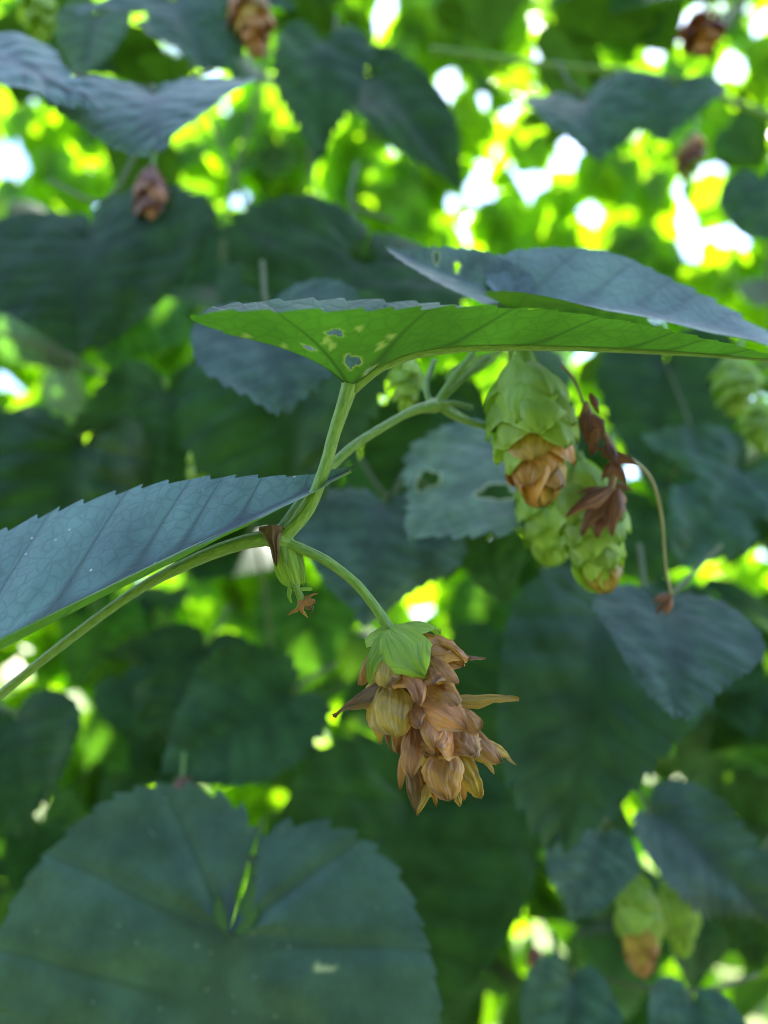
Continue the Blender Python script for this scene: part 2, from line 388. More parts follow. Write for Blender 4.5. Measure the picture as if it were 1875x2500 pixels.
def leaf_mesh(name, shape='heart', ns=48, nt=8, teeth=18, amp=0.022, fold=(0.12, 0.12), bend=-0.25, curl=0.0, funnel=0.05,
              wave=0.025, bulge=0.006, xs=1.0, seed=0, vw=0.010, bends=None, holes=(), rimw=0.012, base_bend=0.0, lift=0.0, r0=0.12, irreg=0.03, twist=0.0, pucker=0.0):
    """A leaf: base of the blade at the origin, tip at (0, 1, 0), upper face +Z. fold, bend and curl in radians."""
    rng = np.random.default_rng(seed)
    vs_ = [k + rng.uniform(-0.018, 0.018) for k in VEINS_S]
    V_, F_, VE, RM, UVs, idx = [], [], [], [], [], {}
    allx, ally, alls, allt, side = [], [], [], [], []
    grids = []
    for sgn in (1, -1):
        e, Lo = catmull(OUT[shape], ns)
        s = np.linspace(0, 1, ns + 1)
        for k in vs_: s[int(round(k * ns))] = k
        e = np.stack([np.interp(s, np.linspace(0, 1, ns + 1), e[:, c]) for c in (0, 1)], 1)
        # teeth lean towards the tip
        sw = s + 0.010 * np.sin(17 * s + seed + sgn) + 0.006 * np.sin(43 * s + 2 * seed - sgn)
        tau = (sw * teeth + (0.3 if sgn < 0 else 0)) % 1.0
        env = np.clip((s - 0.03) / 0.1, 0, 1) * np.clip((0.985 - s) / 0.12, 0, 1)
        jit = 1 + 0.5 * np.sin(np.floor(sw * teeth) * 12.9 + seed)
        tg = np.gradient(e, axis=0); tg /= np.linalg.norm(tg, axis=1)[:, None] + 1e-9
        nrm = np.stack([tg[:, 1], -tg[:, 0]], 1)
        saw = np.where(tau < 0.86, tau / 0.86, (1 - tau) / 0.14)
        tooth = nrm * (amp * env * jit * (saw - 0.4))[:, None] + tg * (0.6 * amp * env * saw)[:, None]
        irr = 1 + irreg * (np.sin(3.1 * s + seed * 1.7 + sgn * 1.9) + 0.6 * np.sin(7.3 * s + seed * 0.9 - 2.3 * sgn) + 0.4 * np.sin(15 * s + seed + sgn))
        e = e * np.where(s > 0.95, 1, irr)[:, None]
        s0 = 0.40
        sp = np.where(s < s0, 0, ((s - s0) / (1 - s0))) ** 1.12
        tt = np.linspace(0, 1, nt + 1) ** 0.9
        tw = tt[None, :] ** 7
        X = sgn * xs * (e[:, 0][:, None] * tt[None, :] + tooth[:, 0][:, None] * tw)
        Y = sp[:, None] + (e[:, 1] - sp)[:, None] * tt[None, :] + tooth[:, 1][:, None] * tw
        S = np.repeat(s[:, None], nt + 1, 1); TT = np.repeat(tt[None, :], ns + 1, 0)
        grids.append((X, Y, S, TT, sgn, Lo))
    verts2, meta = [], []
    for X, Y, S, TT, sgn, Lo in grids:
        ids = np.zeros(X.shape, int)
        for i in range(X.shape[0]):
            for j in range(X.shape[1]):
                key = (round(float(X[i, j]), 5), round(float(Y[i, j]), 5))
                if key not in idx:
                    idx[key] = len(verts2); verts2.append((X[i, j], Y[i, j]))
                    meta.append((S[i, j], TT[i, j], sgn, Lo))
                ids[i, j] = idx[key]
        for i in range(X.shape[0] - 1):
            for j in range(X.shape[1] - 1):
                q = [ids[i, j], ids[i, j + 1], ids[i + 1, j + 1], ids[i + 1, j]]
                if sgn < 0: q = q[::-1]
                q2 = []
                for v in q:
                    if v not in q2: q2.append(v)
                if len(q2) >= 3: F_.append(q2)
    p = np.array(verts2); mt = np.array(meta)
    x, y = p[:, 0], p[:, 1]; s, t, sg, Lo = mt.T
    ax = np.abs(x)
    # distance to the nearest vein
    dv = ax.copy() / 1.3
    for k in vs_:
        dv = np.minimum(dv, np.abs(s - k) * Lo * np.maximum(t, 0.02) * (1.0 + 0.6 * t) + 0.003 * t)
    vein = np.exp(-(dv / vw) ** 2)
    mid = np.exp(-(ax / (vw * 1.6 * np.clip(1.1 - y, 0.2, 1))) ** 2)
    vein = np.maximum(vein, mid)
    rr = np.hypot(x, y)
    z = bulge * (1 - np.exp(-(dv / 0.035) ** 2)) * np.clip(1.2 - t, 0, 1)
    z += funnel * (1 - np.exp(-rr / r0)) + lift * np.maximum(0, -y) ** 1.3
    z += curl * ax ** 2
    z += wave * smooth_noise(x, y, seed, 5.0) * t ** 1.5
    z += pucker * smooth_noise(x, y, seed + 5, 17.0) * np.clip(t * 3, 0, 1)
    rim = np.zeros_like(x)
    # bitten holes: drop faces, pale rim around them
    if holes:
        keep = np.ones(len(F_), bool)
        fc = np.array([[p[f, 0].mean(), p[f, 1].mean()] for f in F_])
        for hx, hy, ha, hb, hr in holes:
            def dist(u, v):
                c, q = math.cos(hr), math.sin(hr)
                a = ((u - hx) * c + (v - hy) * q) / ha; b = (-(u - hx) * q + (v - hy) * c) / hb
                th = np.arctan2(b, a)
                return np.hypot(a, b) / (1 + 0.18 * np.sin(3 * th + hx * 50) + 0.12 * np.sin(5 * th + hy * 70))
            if ha > 0.008:
                kh = dist(fc[:, 0], fc[:, 1]) > 1
                gone = np.zeros(len(p), bool); kept = np.zeros(len(p), bool)
                for f, k_ in zip(F_, kh): (kept if k_ else gone)[f] = True
                bd = gone & kept                      # round the bite's edge off
                dd = np.maximum(dist(x, y), 1e-3)
                x = np.where(bd, hx + (x - hx) / dd, x); y = np.where(bd, hy + (y - hy) / dd, y)
                keep &= kh
            rim = np.maximum(rim, np.clip(1.0 - (dist(x, y) - 1) * ha / rimw, 0, 1))
        F_ = [f for f, k in zip(F_, keep) if k]
    ph = np.where(sg > 0, fold[0], fold[1]) * (1 - np.exp(-ax / 0.05))
    xx = x * np.cos(ph) - np.sign(x) * z * np.sin(ph) * 0
    zz = z * 1.0 + ax * np.sin(ph)
    if twist:
        ta = twist * y
        xx, zz = xx * np.cos(ta) - zz * np.sin(ta), zz * np.cos(ta) + xx * np.sin(ta)
    # bend along the midrib
    yy = np.linspace(-0.6, 1.3, 400)
    kap = np.full_like(yy, bend)
    if base_bend:
        kap = kap + base_bend * np.exp(-((yy - 0.10) / 0.07) ** 2) / 0.124
    th = np.cumsum(kap) * (yy[1] - yy[0]); th -= np.interp(0, yy, th)
    cy = np.cumsum(np.cos(th)) * (yy[1] - yy[0]); cz = np.cumsum(np.sin(th)) * (yy[1] - yy[0])
    cy -= np.interp(0, yy, cy); cz -= np.interp(0, yy, cz)
    a = np.interp(y, yy, th)
    py = np.interp(y, yy, cy) - zz * np.sin(a); pz = np.interp(y, yy, cz) + zz * np.cos(a)
    q = np.stack([xx, py, pz], 1)
    tip = q[np.argmin(np.abs(y - 1) + ax * 5)]; b0 = q[np.argmin(rr)]
    q = q - b0; tip = tip - b0
    L = math.hypot(tip[1], tip[2]); c, sn = tip[1] / L, tip[2] / L
    q2 = q.copy(); q2[:, 1] = (q[:, 1] * c + q[:, 2] * sn) / L; q2[:, 2] = (-q[:, 1] * sn + q[:, 2] * c) / L; q2[:, 0] = q[:, 0] / L
    uv = np.stack([x + 0.5 + 3.1 * (seed % 7), y + 0.5 + 2.3 * (seed % 5)], 1)
    me = mesh_from(name, q2, F_, {'vein': vein, 'rim': rim}, uv)
    # points of the midrib, for the raised rib below the blade
    mi = np.where((ax < 1e-6) & (y >= -1e-6))[0]; mi = mi[np.argsort(y[mi])]
    return me, q2[mi]


def frame(base, tip, nh):
    b, t = Vector(base), Vector(tip)
    Y = (t - b); L = Y.length; Y = Y / L
    nn = nh - Y * nh.dot(Y); nn.normalize()
    X = Y.cross(nn)
    Mx = Matrix(((X.x * L, Y.x * L, nn.x * L, b.x), (X.y * L, Y.y * L, nn.y * L, b.y), (X.z * L, Y.z * L, nn.z * L, b.z), (0, 0, 0, 1)))
    return Mx, L


SEED = [100]


def leaf(parent, base, tip, nh=(0, 0.45, 0.9), mat='leaf', shape='heart', stem_to=None, label=None, rib=False, prad=0.0007, sag=0.01, pmat='stem', **kw):
    """A leaf on a shoot: blade, petiole to stem_to and, near the lens, the raised midrib."""
    SEED[0] += 1
    kw.setdefault('seed', SEED[0])
    me, mid = leaf_mesh('leaf', shape, **kw)
    Mx, L = frame(P(*base), P(*tip), V(*nh))
    o = put('leaf', me, M[mat], parent, Mx)
    if label: o['label'] = label
    if rib:
        pts = [Mx @ Vector((q[0], q[1], q[2] - 0.004)) for q in mid[::max(1, len(mid) // 14)]]
        r = 0.0007
        put('midrib', tube('midrib', pts, [r * 1.3, r, r * 0.6, r * 0.25], n=40, sides=8), M['stem'], o)
    if stem_to is not None:
        a = P(*base); b = stem_to if isinstance(stem_to, Vector) else P(*stem_to)
        m1 = (a + b) / 2 + Vector((0, 0, sag))
        put('petiole', tube('petiole', [b, m1, a], [prad, prad * 0.9, prad * 0.8], n=14, sides=8), M[pmat], o)
    return o


def stem(parent, pts, radii, mat='stem', name='stem', n=40, sides=10, seed=0):
    return put(name, tube(name, [P(*p) for p in pts], radii, n=n, sides=sides, knob=0.03, seed=seed), M[mat], parent)


HI = dict(ns=230, nt=34, teeth=24)
MD = dict(ns=120, nt=16, teeth=17)

# ================================================================== foreground shoot
node = (668, 1312, 0.1285)
S0 = empty('hop_shoot', P(-60, 1760, 0.150), 'sharp green hop shoot whose forked node carries the brown cone and overhead leaf', 'plant')
stem(S0, [(-900, 2600, 0.19), (-400, 2060, 0.165), (-90, 1775, 0.150), (0, 1695, 0.146), (180, 1552, 0.141), (335, 1440, 0.137), (440, 1384, 0.134), (520, 1348, 0.132), (600, 1322, 0.130), (660, 1310, 0.1285), (688, 1296, 0.1285)],
     [0.0012, 0.0011, 0.0010, 0.00095, 0.0009, 0.00085, 0.00085, 0.0009, 0.0014], n=110, sides=14, seed=1)
# petiole of the big leaf and the stem running on behind it
A_BASE = (856, 950, 0.1275)
stem(S0, [(668, 1322, 0.1285), (700, 1300, 0.1282), (752, 1240, 0.1275), (790, 1150, 0.127), (815, 1060, 0.127), (838, 990, 0.1272), (852, 945, 0.1275), (856, 925, 0.1275)],
     [0.0014, 0.00125, 0.00108, 0.00102, 0.00102, 0.00115, 0.0015], name='petiole', n=50, sides=14, seed=2)
stem(S0, [(672, 1315, 0.129), (705, 1270, 0.131), (760, 1195, 0.135), (850, 1100, 0.141), (940, 1040, 0.147), (1010, 1003, 0.152), (1065, 990, 0.156)],
     [0.0010, 0.0010, 0.0009, 0.00085, 0.0008, 0.0013], n=50, sides=12, seed=3)
leafA = leaf(S0, A_BASE, (2010, 888, 0.146), nh=(-0.02, 0.93, 0.36), mat='leaf_under', shape='boat', rib=True,
             fold=(0.50, 0.40), bend=-0.10, funnel=0.085, r0=0.075, lift=0.10, wave=0.010, bulge=0.010, amp=0.011, vw=0.0065, seed=11, ns=260, nt=44, teeth=26,
             xs=0.74, rimw=0.006, holes=[(0.101, -0.042, 0.013, 0.008, 1.4), (0.048, -0.08, 0.010, 0.007, 1.2), (0.046, -0.005, 0.014, 0.009, 1.5), (0.024, 0.03, 0.0085, 0.006, 1.0), (0.118, -0.005, 0.005, 0.004, 0), (0.082, -0.055, 0.006, 0.004, 0.5),
                             (0.072, -0.044, 0.005, 0.004, 0), (0.078, 0.039, 0.007, 0.005, 0.4), (0.099, 0.052, 0.004, 0.004, 0), (0.044, -0.184, 0.004, 0.004, 0), (0.03, -0.121, 0.005, 0.003, 0)])
leafA['label'] = 'folded leaf seen from below with small bitten holes'

# ================================================================== bracts and cones
def bract_mesh(name, w=0.6, tip=0.5, cup=0.5, arch=0.3, flare=0.0, ridge=0.0, rag=0.0, seed=0, nu=11, nv=14, peak=0.45, twist=0.0, crease=0.0, crinkle=0.0):
    """A papery scale: base at the origin, tip at (0, 1, 0), outer face +Z.
    w: width; tip: 0 round .. 1 long point; cup: curved across; arch: curved along; flare: tip turned out."""
    rng = np.random.default_rng(seed)
    us = np.linspace(-1, 1, nu); vs = np.linspace(0, 1, nv)
    wob = rng.uniform(0, 6.28)
    verts, uv, faces = [], [], []
    for v in vs:
        rnd = (math.sin(math.pi * min(1, v / peak * 0.5)) if v < peak else 1.0)
        if v >= peak:
            k = (v - peak) / (1 - peak)
            oval = math.sqrt(max(0, 1 - k ** 2.2)); point = (1 - k) ** 0.95 * (1 - 0.35 * k * (1 - k) * 4 * tip)
            rnd = oval * (1 - tip) + point * tip
        half = 0.5 * w * (0.28 + 0.72 * rnd) if v < peak else 0.5 * w * rnd
        if rag and v > 0.5: half *= 1 + rag * rng.uniform(-0.4, 0.3)
        for u in us:
            x = u * half + 0.08 * w * math.sin(2.6 * v + wob) * v + 0.02 * w * math.sin(9 * v + 2.3 * wob + u)
            z = -cup * (x * x) / max(w * 0.5, 1e-3) * 1.0
            z += arch * (math.sin(math.pi * v * 0.85) * 0.5)
            z += flare * max(0, v - 0.55) ** 2 * 4.0
            z += ridge * 0.02 * math.cos(u * 9.5) * math.sin(math.pi * v)
            z += 0.03 * w * math.sin(7 * u + wob * 3 + 5 * v) * v + 0.11 * w * u * u * math.sin(4.5 * v + wob * 2 + 1.5 * u) * v - (0.012 + 0.05 * crease) * w * math.exp(-(u / 0.15) ** 2) + crease * 0.06 * w * math.sin(3 * v * math.pi) * u * u
            if crinkle:
                z += crinkle * 0.022 * w * (math.sin(11 * u + wob * 5 + 4 * v) * math.sin(9 * v + wob) + 0.7 * math.sin(17 * u - 13 * v + wob * 4) + 0.5 * math.sin(23 * v + 6 * u + wob))
            y = v + (rag * 0.10 * rng.uniform(-1, 0.4) if (rag and v > 0.96) else 0)
            tw = twist * v
            xx = x * math.cos(tw) - z * math.sin(tw) * 0.5
            zz = z + x * math.sin(tw)
            verts.append((xx, y, zz)); uv.append((u * 0.5 + 0.5, v))
    tp = Vector(verts[(nv - 1) * nu + nu // 2])
    for j in range(nv - 1):
        for i in range(nu - 1):
            faces.append((j * nu + i, j * nu + i + 1, (j + 1) * nu + i + 1, (j + 1) * nu + i))
    a = np.array(verts); L = math.hypot(tp.y, tp.z); c, s = tp.y / L, tp.z / L
    y = (a[:, 1] * c + a[:, 2] * s) / L; z = (-a[:, 1] * s + a[:, 2] * c) / L
    a = np.stack([a[:, 0] / L, y, z], 1)
    return mesh_from(name, a, faces, uv=uv)


BR = {}


def bract(parent, base, end, nh, mat, w=0.6, name='bract', key=None, **kw):
    key = key or (round(w, 2), tuple(sorted(kw.items())))
    if key not in BR: BR[key] = bract_mesh('bract', w=w, **kw)
    Mx, L = frame(base, end, nh)
    return put(name, BR[key], M[mat], parent, Mx)


# ---- the brown cone in focus (coordinates measured on a 2.765x enlargement of the photograph at 750, 1450)
def Z(x, y): return (750 + x / 2.765, 1450 + y / 2.765)


CONE_D = 0.1285
AX0, AX1 = np.array(Z(640, 250)), np.array(Z(960, 1330))


def on_cone(x, y, k):
    """Point of the enlargement put k radii (metres) in front of the cone's axis plane."""
    q = Z(x, y)
    return P(q[0], q[1], CONE_D - k)


K1 = empty('hop_cone', P(*Z(560, 260), CONE_D), 'dry brown hop cone with a green collar, sharp and hanging in the centre', 'hop cone')
ped = put('stalk', tube('stalk', [P(672, 1318, 0.1285), P(735, 1340, 0.128), P(800, 1372, 0.1275), P(868, 1425, 0.1275), P(915, 1482, 0.128), P(945, 1528, 0.1283), P(957, 1552, 0.1285)],
                        [0.0011, 0.00092, 0.00085, 0.00085, 0.0009, 0.0011], n=46, sides=14, knob=0.03, seed=7), M['stem'], K1)
# inner core blocks light; its dark red paints the shade between scales
put('core', tube('core', [on_cone(610, 300, 0), on_cone(660, 560, 0), on_cone(780, 850, 0), on_cone(930, 1130, 0), on_cone(960, 1290, 0)],
                 [0.0018, 0.0034, 0.0038, 0.0030, 0.0010], n=16, sides=12), M['red_bract'], K1)
# base xy, front offset mm | tip xy, front offset mm | outward hint | material, width/length, shape
SPEC = [
    # far side and inner scales first
    ((900, 520), -4, (1010, 760), -6, (0.6, 0, -0.6), 'brown', 0.7, dict(tip=0.3, cup=0.8)),
    ((500, 500), -4, (440, 820), -6, (-0.6, 0, -0.6), 'tan', 0.6, dict(tip=0.4, cup=0.8)),
    ((700, 700), -5, (640, 1080), -7, (-0.2, 0, -1), 'pink', 0.6, dict(tip=0.5, cup=0.8)),
    ((950, 900), -5, (1120, 1210), -6, (0.6, 0, -0.8), 'tan', 0.6, dict(tip=0.5, cup=0.8)),
    ((860, 1020), -4, (800, 1370), -5, (0, 0, -1), 'tan', 0.6, dict(tip=0.6, cup=0.8)),
    ((960, 1080), -4, (1040, 1400), -4, (0.4, 0, -1), 'brown', 0.5, dict(tip=0.6, cup=0.8)),
    ((800, 780), 1, (860, 1100), 3, (0, 0, 1), 'purple', 0.9, dict(tip=0.2, cup=0.8)),  # inner scales in dark purple, painting in shade behind the outer ones
    ((640, 560), 1, (740, 860), 2, (0, 0, 1), 'purple', 1.0, dict(tip=0.2, cup=0.6)),
    # right side
    ((780, 260), -1, (1085, 462), -1, (0.55, 0.75, 0.2), 'brown', 0.62, dict(tip=0.35, cup=0.9, arch=0.30, ridge=1.5)),
    ((830, 330), -1, (1070, 470), 0, (0.2, -0.3, 0.8), 'brown', 0.45, dict(tip=0.25, cup=-0.6, arch=0.2, ridge=2.5)),
    ((1030, 420), -2, (1207, 440), -2, (0.1, 0.9, 0.4), 'purple', 0.34, dict(tip=0.85, cup=0.5, flare=0.2, twist=0.5)),
    ((800, 405), 4, (1018, 612), 5, (0.5, 0.35, 0.8), 'brown', 0.46, dict(tip=0.05, cup=0.7, arch=0.35)),
    ((820, 560), 5, (1003, 768), 6, (0.25, 0.2, 0.9), 'brown', 0.56, dict(tip=0.05, cup=0.7, arch=0.3)),
    ((940, 705), -1, (1425, 706), -2, (0.1, 0.9, 0.55), 'tan', 0.24, dict(tip=0.8, cup=0.9, arch=0.12, twist=0.6, ridge=1.0)),
    ((955, 745), 3, (1183, 905), 3, (0.5, 0.5, 0.8), 'brown', 0.56, dict(tip=0.05, cup=0.7, arch=0.35)),
    ((1110, 985), 1, (1262, 1213), 0, (0.6, 0.3, 0.6), 'tan', 0.34, dict(tip=0.6, cup=0.9, arch=0.2)),
    ((1180, 980), -1, (1372, 1105), -2, (0.5, 0.6, 0.5), 'tan', 0.36, dict(tip=0.4, cup=0.9, ridge=1)),
    ((1330, 1080), -2, (1415, 1153), -2, (0.4, 0.6, 0.6), 'tan', 0.36, dict(tip=0.8, cup=0.4, flare=0.3)),
    ((1080, 885), 3, (1298, 1150), 2, (0.55, 0.35, 0.8), 'pink', 0.46, dict(tip=0.3, cup=0.8, arch=0.3)),
    # lower middle
    ((1010, 1040), 2, (1158, 1372), 2, (0.3, 0.1, 0.9), 'tan', 0.40, dict(tip=0.45, cup=0.7, ridge=2.5, rag=0.5)),
    ((960, 1180), 1, (1025, 1432), 1, (0.1, 0.1, 0.9), 'tan', 0.36, dict(tip=0.5, cup=0.7, ridge=2, rag=0.6)),
    ((820, 1180), 1, (878, 1437), 1, (0, 0.1, 0.9), 'brown', 0.26, dict(tip=0.8, cup=0.7)),
    ((690, 1150), 1, (742, 1498), 2, (-0.4, 0.1, 0.9), 'purple', 0.32, dict(tip=0.75, cup=0.9, ridge=1)),
    ((850, 1235), 3, (742, 1490), 2.5, (0.2, 0.1, 0.9), 'tan', 0.20, dict(tip=0.35, cup=0.9)),
    ((740, 1130), 1, (800, 1390), 1, (-0.2, 0.1, 0.9), 'brown', 0.3, dict(tip=0.6, cup=0.7)),
    ((920, 1030), 5, (940, 1398), 5, (0.0, 0.15, 1), 'brown', 0.64, dict(tip=0.12, cup=0.6, arch=0.32)),
    # left side
    ((470, 560), 0, (375, 760), -2, (-0.8, 0.2, 0.5), 'tan', 0.6, dict(tip=0.2, cup=0.8)),
    ((420, 400), 0, (360, 620), 0, (-0.8, 0.2, 0.5), 'brown', 0.5, dict(tip=0.3, cup=0.9)),
    ((420, 690), 0, (512, 1008), 1, (-0.6, 0.1, 0.8), 'tan', 0.36, dict(tip=0.3, cup=0.8, arch=0.3)),
    ((520, 900), -1, (575, 1070), -1, (-0.6, 0.1, 0.8), 'purple', 0.3, dict(tip=0.8, cup=0.8)),
    ((690, 885), 1, (625, 1312), 1, (-0.6, 0.1, 0.7), 'pink', 0.24, dict(tip=0.75, cup=0.9, arch=0.15)),
    ((540, 590), 4, (180, 842), 2, (-0.35, 0.75, 0.6), 'purple', 0.48, dict(tip=0.85, cup=0.7, arch=0.16, flare=0.06, ridge=1, peak=0.25)),
    ((545, 600), 5, (568, 968), 7, (-0.2, 0.2, 1), 'tan', 0.70, dict(tip=0.03, cup=0.6, arch=0.40)),
    ((545, 370), 5, (517, 633), 6, (-0.3, 0.2, 1), 'tan', 0.60, dict(tip=0.08, cup=0.7, arch=0.35)),
    # middle
    ((715, 890), 5, (712, 1243), 6, (-0.35, 0.15, 0.9), 'pink', 0.46, dict(tip=0.3, cup=0.7, arch=0.36)),
    ((930, 870), 6.5, (832, 1028), 8, (0.0, 0.2, 1), 'pink', 1.0, dict(tip=0.05, cup=0.5, arch=0.55)),
    ((975, 880), 5, (1125, 1120), 6.5, (0.25, 0.15, 0.9), 'brown', 0.80, dict(tip=0.3, cup=0.5, arch=0.3, rag=0.5)),
    ((890, 900), 5, (900, 1105), 7, (0.0, 0.15, 1), 'brown', 0.9, dict(tip=0.2, cup=0.5, arch=0.3, rag=0.4)),
    ((740, 700), 6, (1072, 922), 8.5, (0.15, 0.45, 0.85), 'pink', 0.66, dict(tip=0.55, cup=0.55, arch=0.34)),
    ((700, 730), 6, (750, 915), 8, (-0.3, 0.2, 0.85), 'pink', 0.6, dict(tip=0.6, cup=0.8, arch=0.3)),
    ((660, 455), 6, (782, 745), 8, (0.0, 0.3, 0.95), 'pink', 0.86, dict(tip=0.9, cup=0.8, arch=0.34, peak=0.3)),
    ((600, 500), 5.5, (575, 632), 6.5, (-0.2, 0.3, 0.95), 'pink', 0.7, dict(tip=0.6, cup=0.7)),
    ((790, 480), 5.5, (885, 600), 7, (0.2, 0.3, 0.95), 'pink', 0.8, dict(tip=0.4, cup=0.7)),
]
for (b, bk, t_, tk, nh, mt, wd, kw) in SPEC:
    if nh[2] > 0: bk, tk = bk * 0.75 - 0.3, tk * 1.22 + 0.5      # scales stand off the ones below
    bract(K1, on_cone(*b, bk * 1e-3), on_cone(*t_, tk * 1e-3), V(*nh), mt, w=wd * (1.28 if kw.get('tip', 0) < 0.5 else 1.1), seed=len(BR), **{**kw, 'crinkle': 1.0, 'rag': kw.get('rag', 0.14), 'nu': 17, 'nv': 22, 'cup': kw.get('cup', 0.7) * 1.2, 'arch': kw.get('arch', 0.3) * 1.05})
# green collar
for (b, bk, t_, tk, nh, wd, kw) in [
    ((600, 225), 1.0, (395, 330), -2.5, (-0.4, 0.9, 0.0), 0.9, dict(tip=0.3, cup=0.8, arch=0.4)),
    ((585, 225), -1.0, (905, 265), -2.0, (0.1, 0.95, -0.1), 0.75, dict(tip=0.3, cup=0.5, arch=0.55)),
    ((545, 245), 2.0, (424, 612), 5.0, (-0.65, 0.35, 0.75), 0.50, dict(tip=0.72, cup=0.9, arch=0.50, peak=0.42, ridge=2.0, crease=0.8)),
    ((560, 225), 2.0, (822, 556), 7.5, (0.15, 0.55, 0.85), 1.02, dict(tip=0.80, cup=0.75, arch=0.46, peak=0.52, ridge=2.2, crease=1.0)),
]:
    bract(K1, on_cone(*b, bk * 1e-3), on_cone(*t_, tk * 1e-3), V(*nh), 'green_bract', w=wd, name='collar_bract', seed=len(BR), nu=13, nv=18, **kw)


def cone(label, top, bottom, width, mats, name='hop_cone', nb=26, stalk=None, open_=0.18, seed=0, group=None, brown_from=1.1, brown='brown', brown_side=None, split=0.0):
    """A hop cone: spiral of overlapping scales round an axis from top to bottom (pixel, pixel, metres)."""
    rng = random.Random(seed)
    a, b = P(*top), P(*bottom)
    ax = b - a; L = ax.length; ax = ax / L
    Wd = width / FPX * (top[2] + bottom[2]) / 2
    e = empty(name, a, label, 'hop cone', group)
    u = ax.cross(V(0.3, 0.1, 1)).normalized(); v = ax.cross(u)
    put('core', tube('core', [a, a + ax * L * 0.35, a + ax * L * 0.8], [Wd * 0.10, Wd * 0.26, Wd * 0.05], n=8, sides=8), M[mats[0]], e)
    for i in range(nb):
        f = i / (nb - 1)
        th = i * 2.39996 + rng.uniform(-0.15, 0.15)
        prof = math.sin(math.pi * (0.16 + 0.80 * f)) ** 0.7
        out = u * math.cos(th) + v * math.sin(th)
        p0 = a + ax * L * (0.02 + 0.70 * f) + out * Wd * 0.16 * prof
        ln = L * (0.40 - 0.10 * f)
        p1 = p0 + ax * ln * (0.93 if f > 0.15 else 0.7) + out * Wd * (0.36 * prof * (1 - 0.8 * f) + 0.7 * open_ * rng.uniform(0.2, 1.0))
        if f > 0.85: p1 = p0 + (a + ax * L - p0) * 1.0 + out * Wd * 0.06
        mt = mats[i % len(mats)]
        s_ = 0.0 if brown_side is None else out.dot(V(*brown_side)) * split
        if f + s_ > brown_from: mt = brown if rng.random() < 0.8 else 'tan'
        bract(e, p0, p1, out, mt, w=rng.choice((0.80, 0.92, 1.02)), tip=rng.choice((0.12, 0.25, 0.42)), cup=0.7, arch=rng.choice((0.38, 0.5)), seed=1)
    if stalk is not None:
        s_ = P(*stalk); m_ = (s_ + a) / 2 + Vector((0, 0, 0.004))
        put('stalk', tube('stalk', [s_, m_, a + ax * L * 0.05], [0.0006, 0.0006, 0.0007], n=14, sides=8), M['stem'], e)
    return e


# ---- stipules and the withered flower at the node
stp = bract(S0, P(660, 1282, 0.1262), P(679, 1384, 0.1262), V(-0.1, 0.1, 1), 'stipule', w=0.56, name='stipule', tip=0.95, cup=0.7, ridge=2.5, peak=0.16, nu=17, nv=14, arch=0.2, twist=0.3, seed=5)
bract(S0, P(632, 1290, 0.1272), P(690, 1298, 0.1265), V(0, 0.6, 0.8), 'stipule', w=0.5, name='stipule', tip=0.3, cup=0.6, ridge=1.5, peak=0.4, arch=0.3, seed=6)
put('node', tube('node', [P(640, 1318, 0.1285), P(668, 1315, 0.1285), P(692, 1322, 0.1285), P(712, 1330, 0.1285)], [0.0010, 0.0019, 0.0019, 0.0010], n=14, sides=14), M['stem'], S0)
BUD = empty('flower_bud', P(690, 1335, 0.1285), 'small green bud ending in a withered brown flower, hanging under the forked node', 'bud')
for b, t_, nh, wd, mt in [((672, 1322, .1285), (700, 1432, .1282), (-0.6, 0.1, 0.8), 0.46, 'green_bract'),
                          ((700, 1320, .128), (724, 1437, .1275), (0.25, 0.1, 1), 0.42, 'green_bract'),
                          ((716, 1322, .1285), (738, 1432, .1283), (0.6, 0.1, 0.7), 0.40, 'green_bract'),
                          ((698, 1328, .1300), (718, 1434, .1300), (0.0, 0.1, -1), 0.5, 'green_bract')]:
    bract(BUD, P(*b), P(*t_), V(*nh), mt, w=wd, tip=0.5, cup=0.8, arch=0.35, ridge=1.2, seed=2, peak=0.42)
bract(BUD, P(706, 1425, .128), P(712, 1472, .1275), V(-0.7, 0, 0.7), 'lime_bract', w=0.4, tip=0.4, cup=0.9, arch=0.5, seed=3)
bract(BUD, P(703, 1432, .128), P(722, 1487, .1275), V(-0.9, -0.2, 0.3), 'lime_bract', w=0.16, tip=0.6, cup=0.9, arch=-0.7, seed=4)
bract(BUD, P(728, 1438, .128), P(764, 1437, .1275), V(0.1, 0.8, 0.6), 'lime_bract', w=0.40, tip=0.0, cup=0.7, arch=0.3, seed=5)
put('stalk', tube('stalk', [P(690, 1330, .1275), P(706, 1390, .1272), P(722, 1430, .1274), P(731, 1452, .1276), P(738, 1470, .128)], [0.0005, 0.00055, 0.0005, 0.0006, 0.0007], n=20, sides=8), M['stem'], BUD)
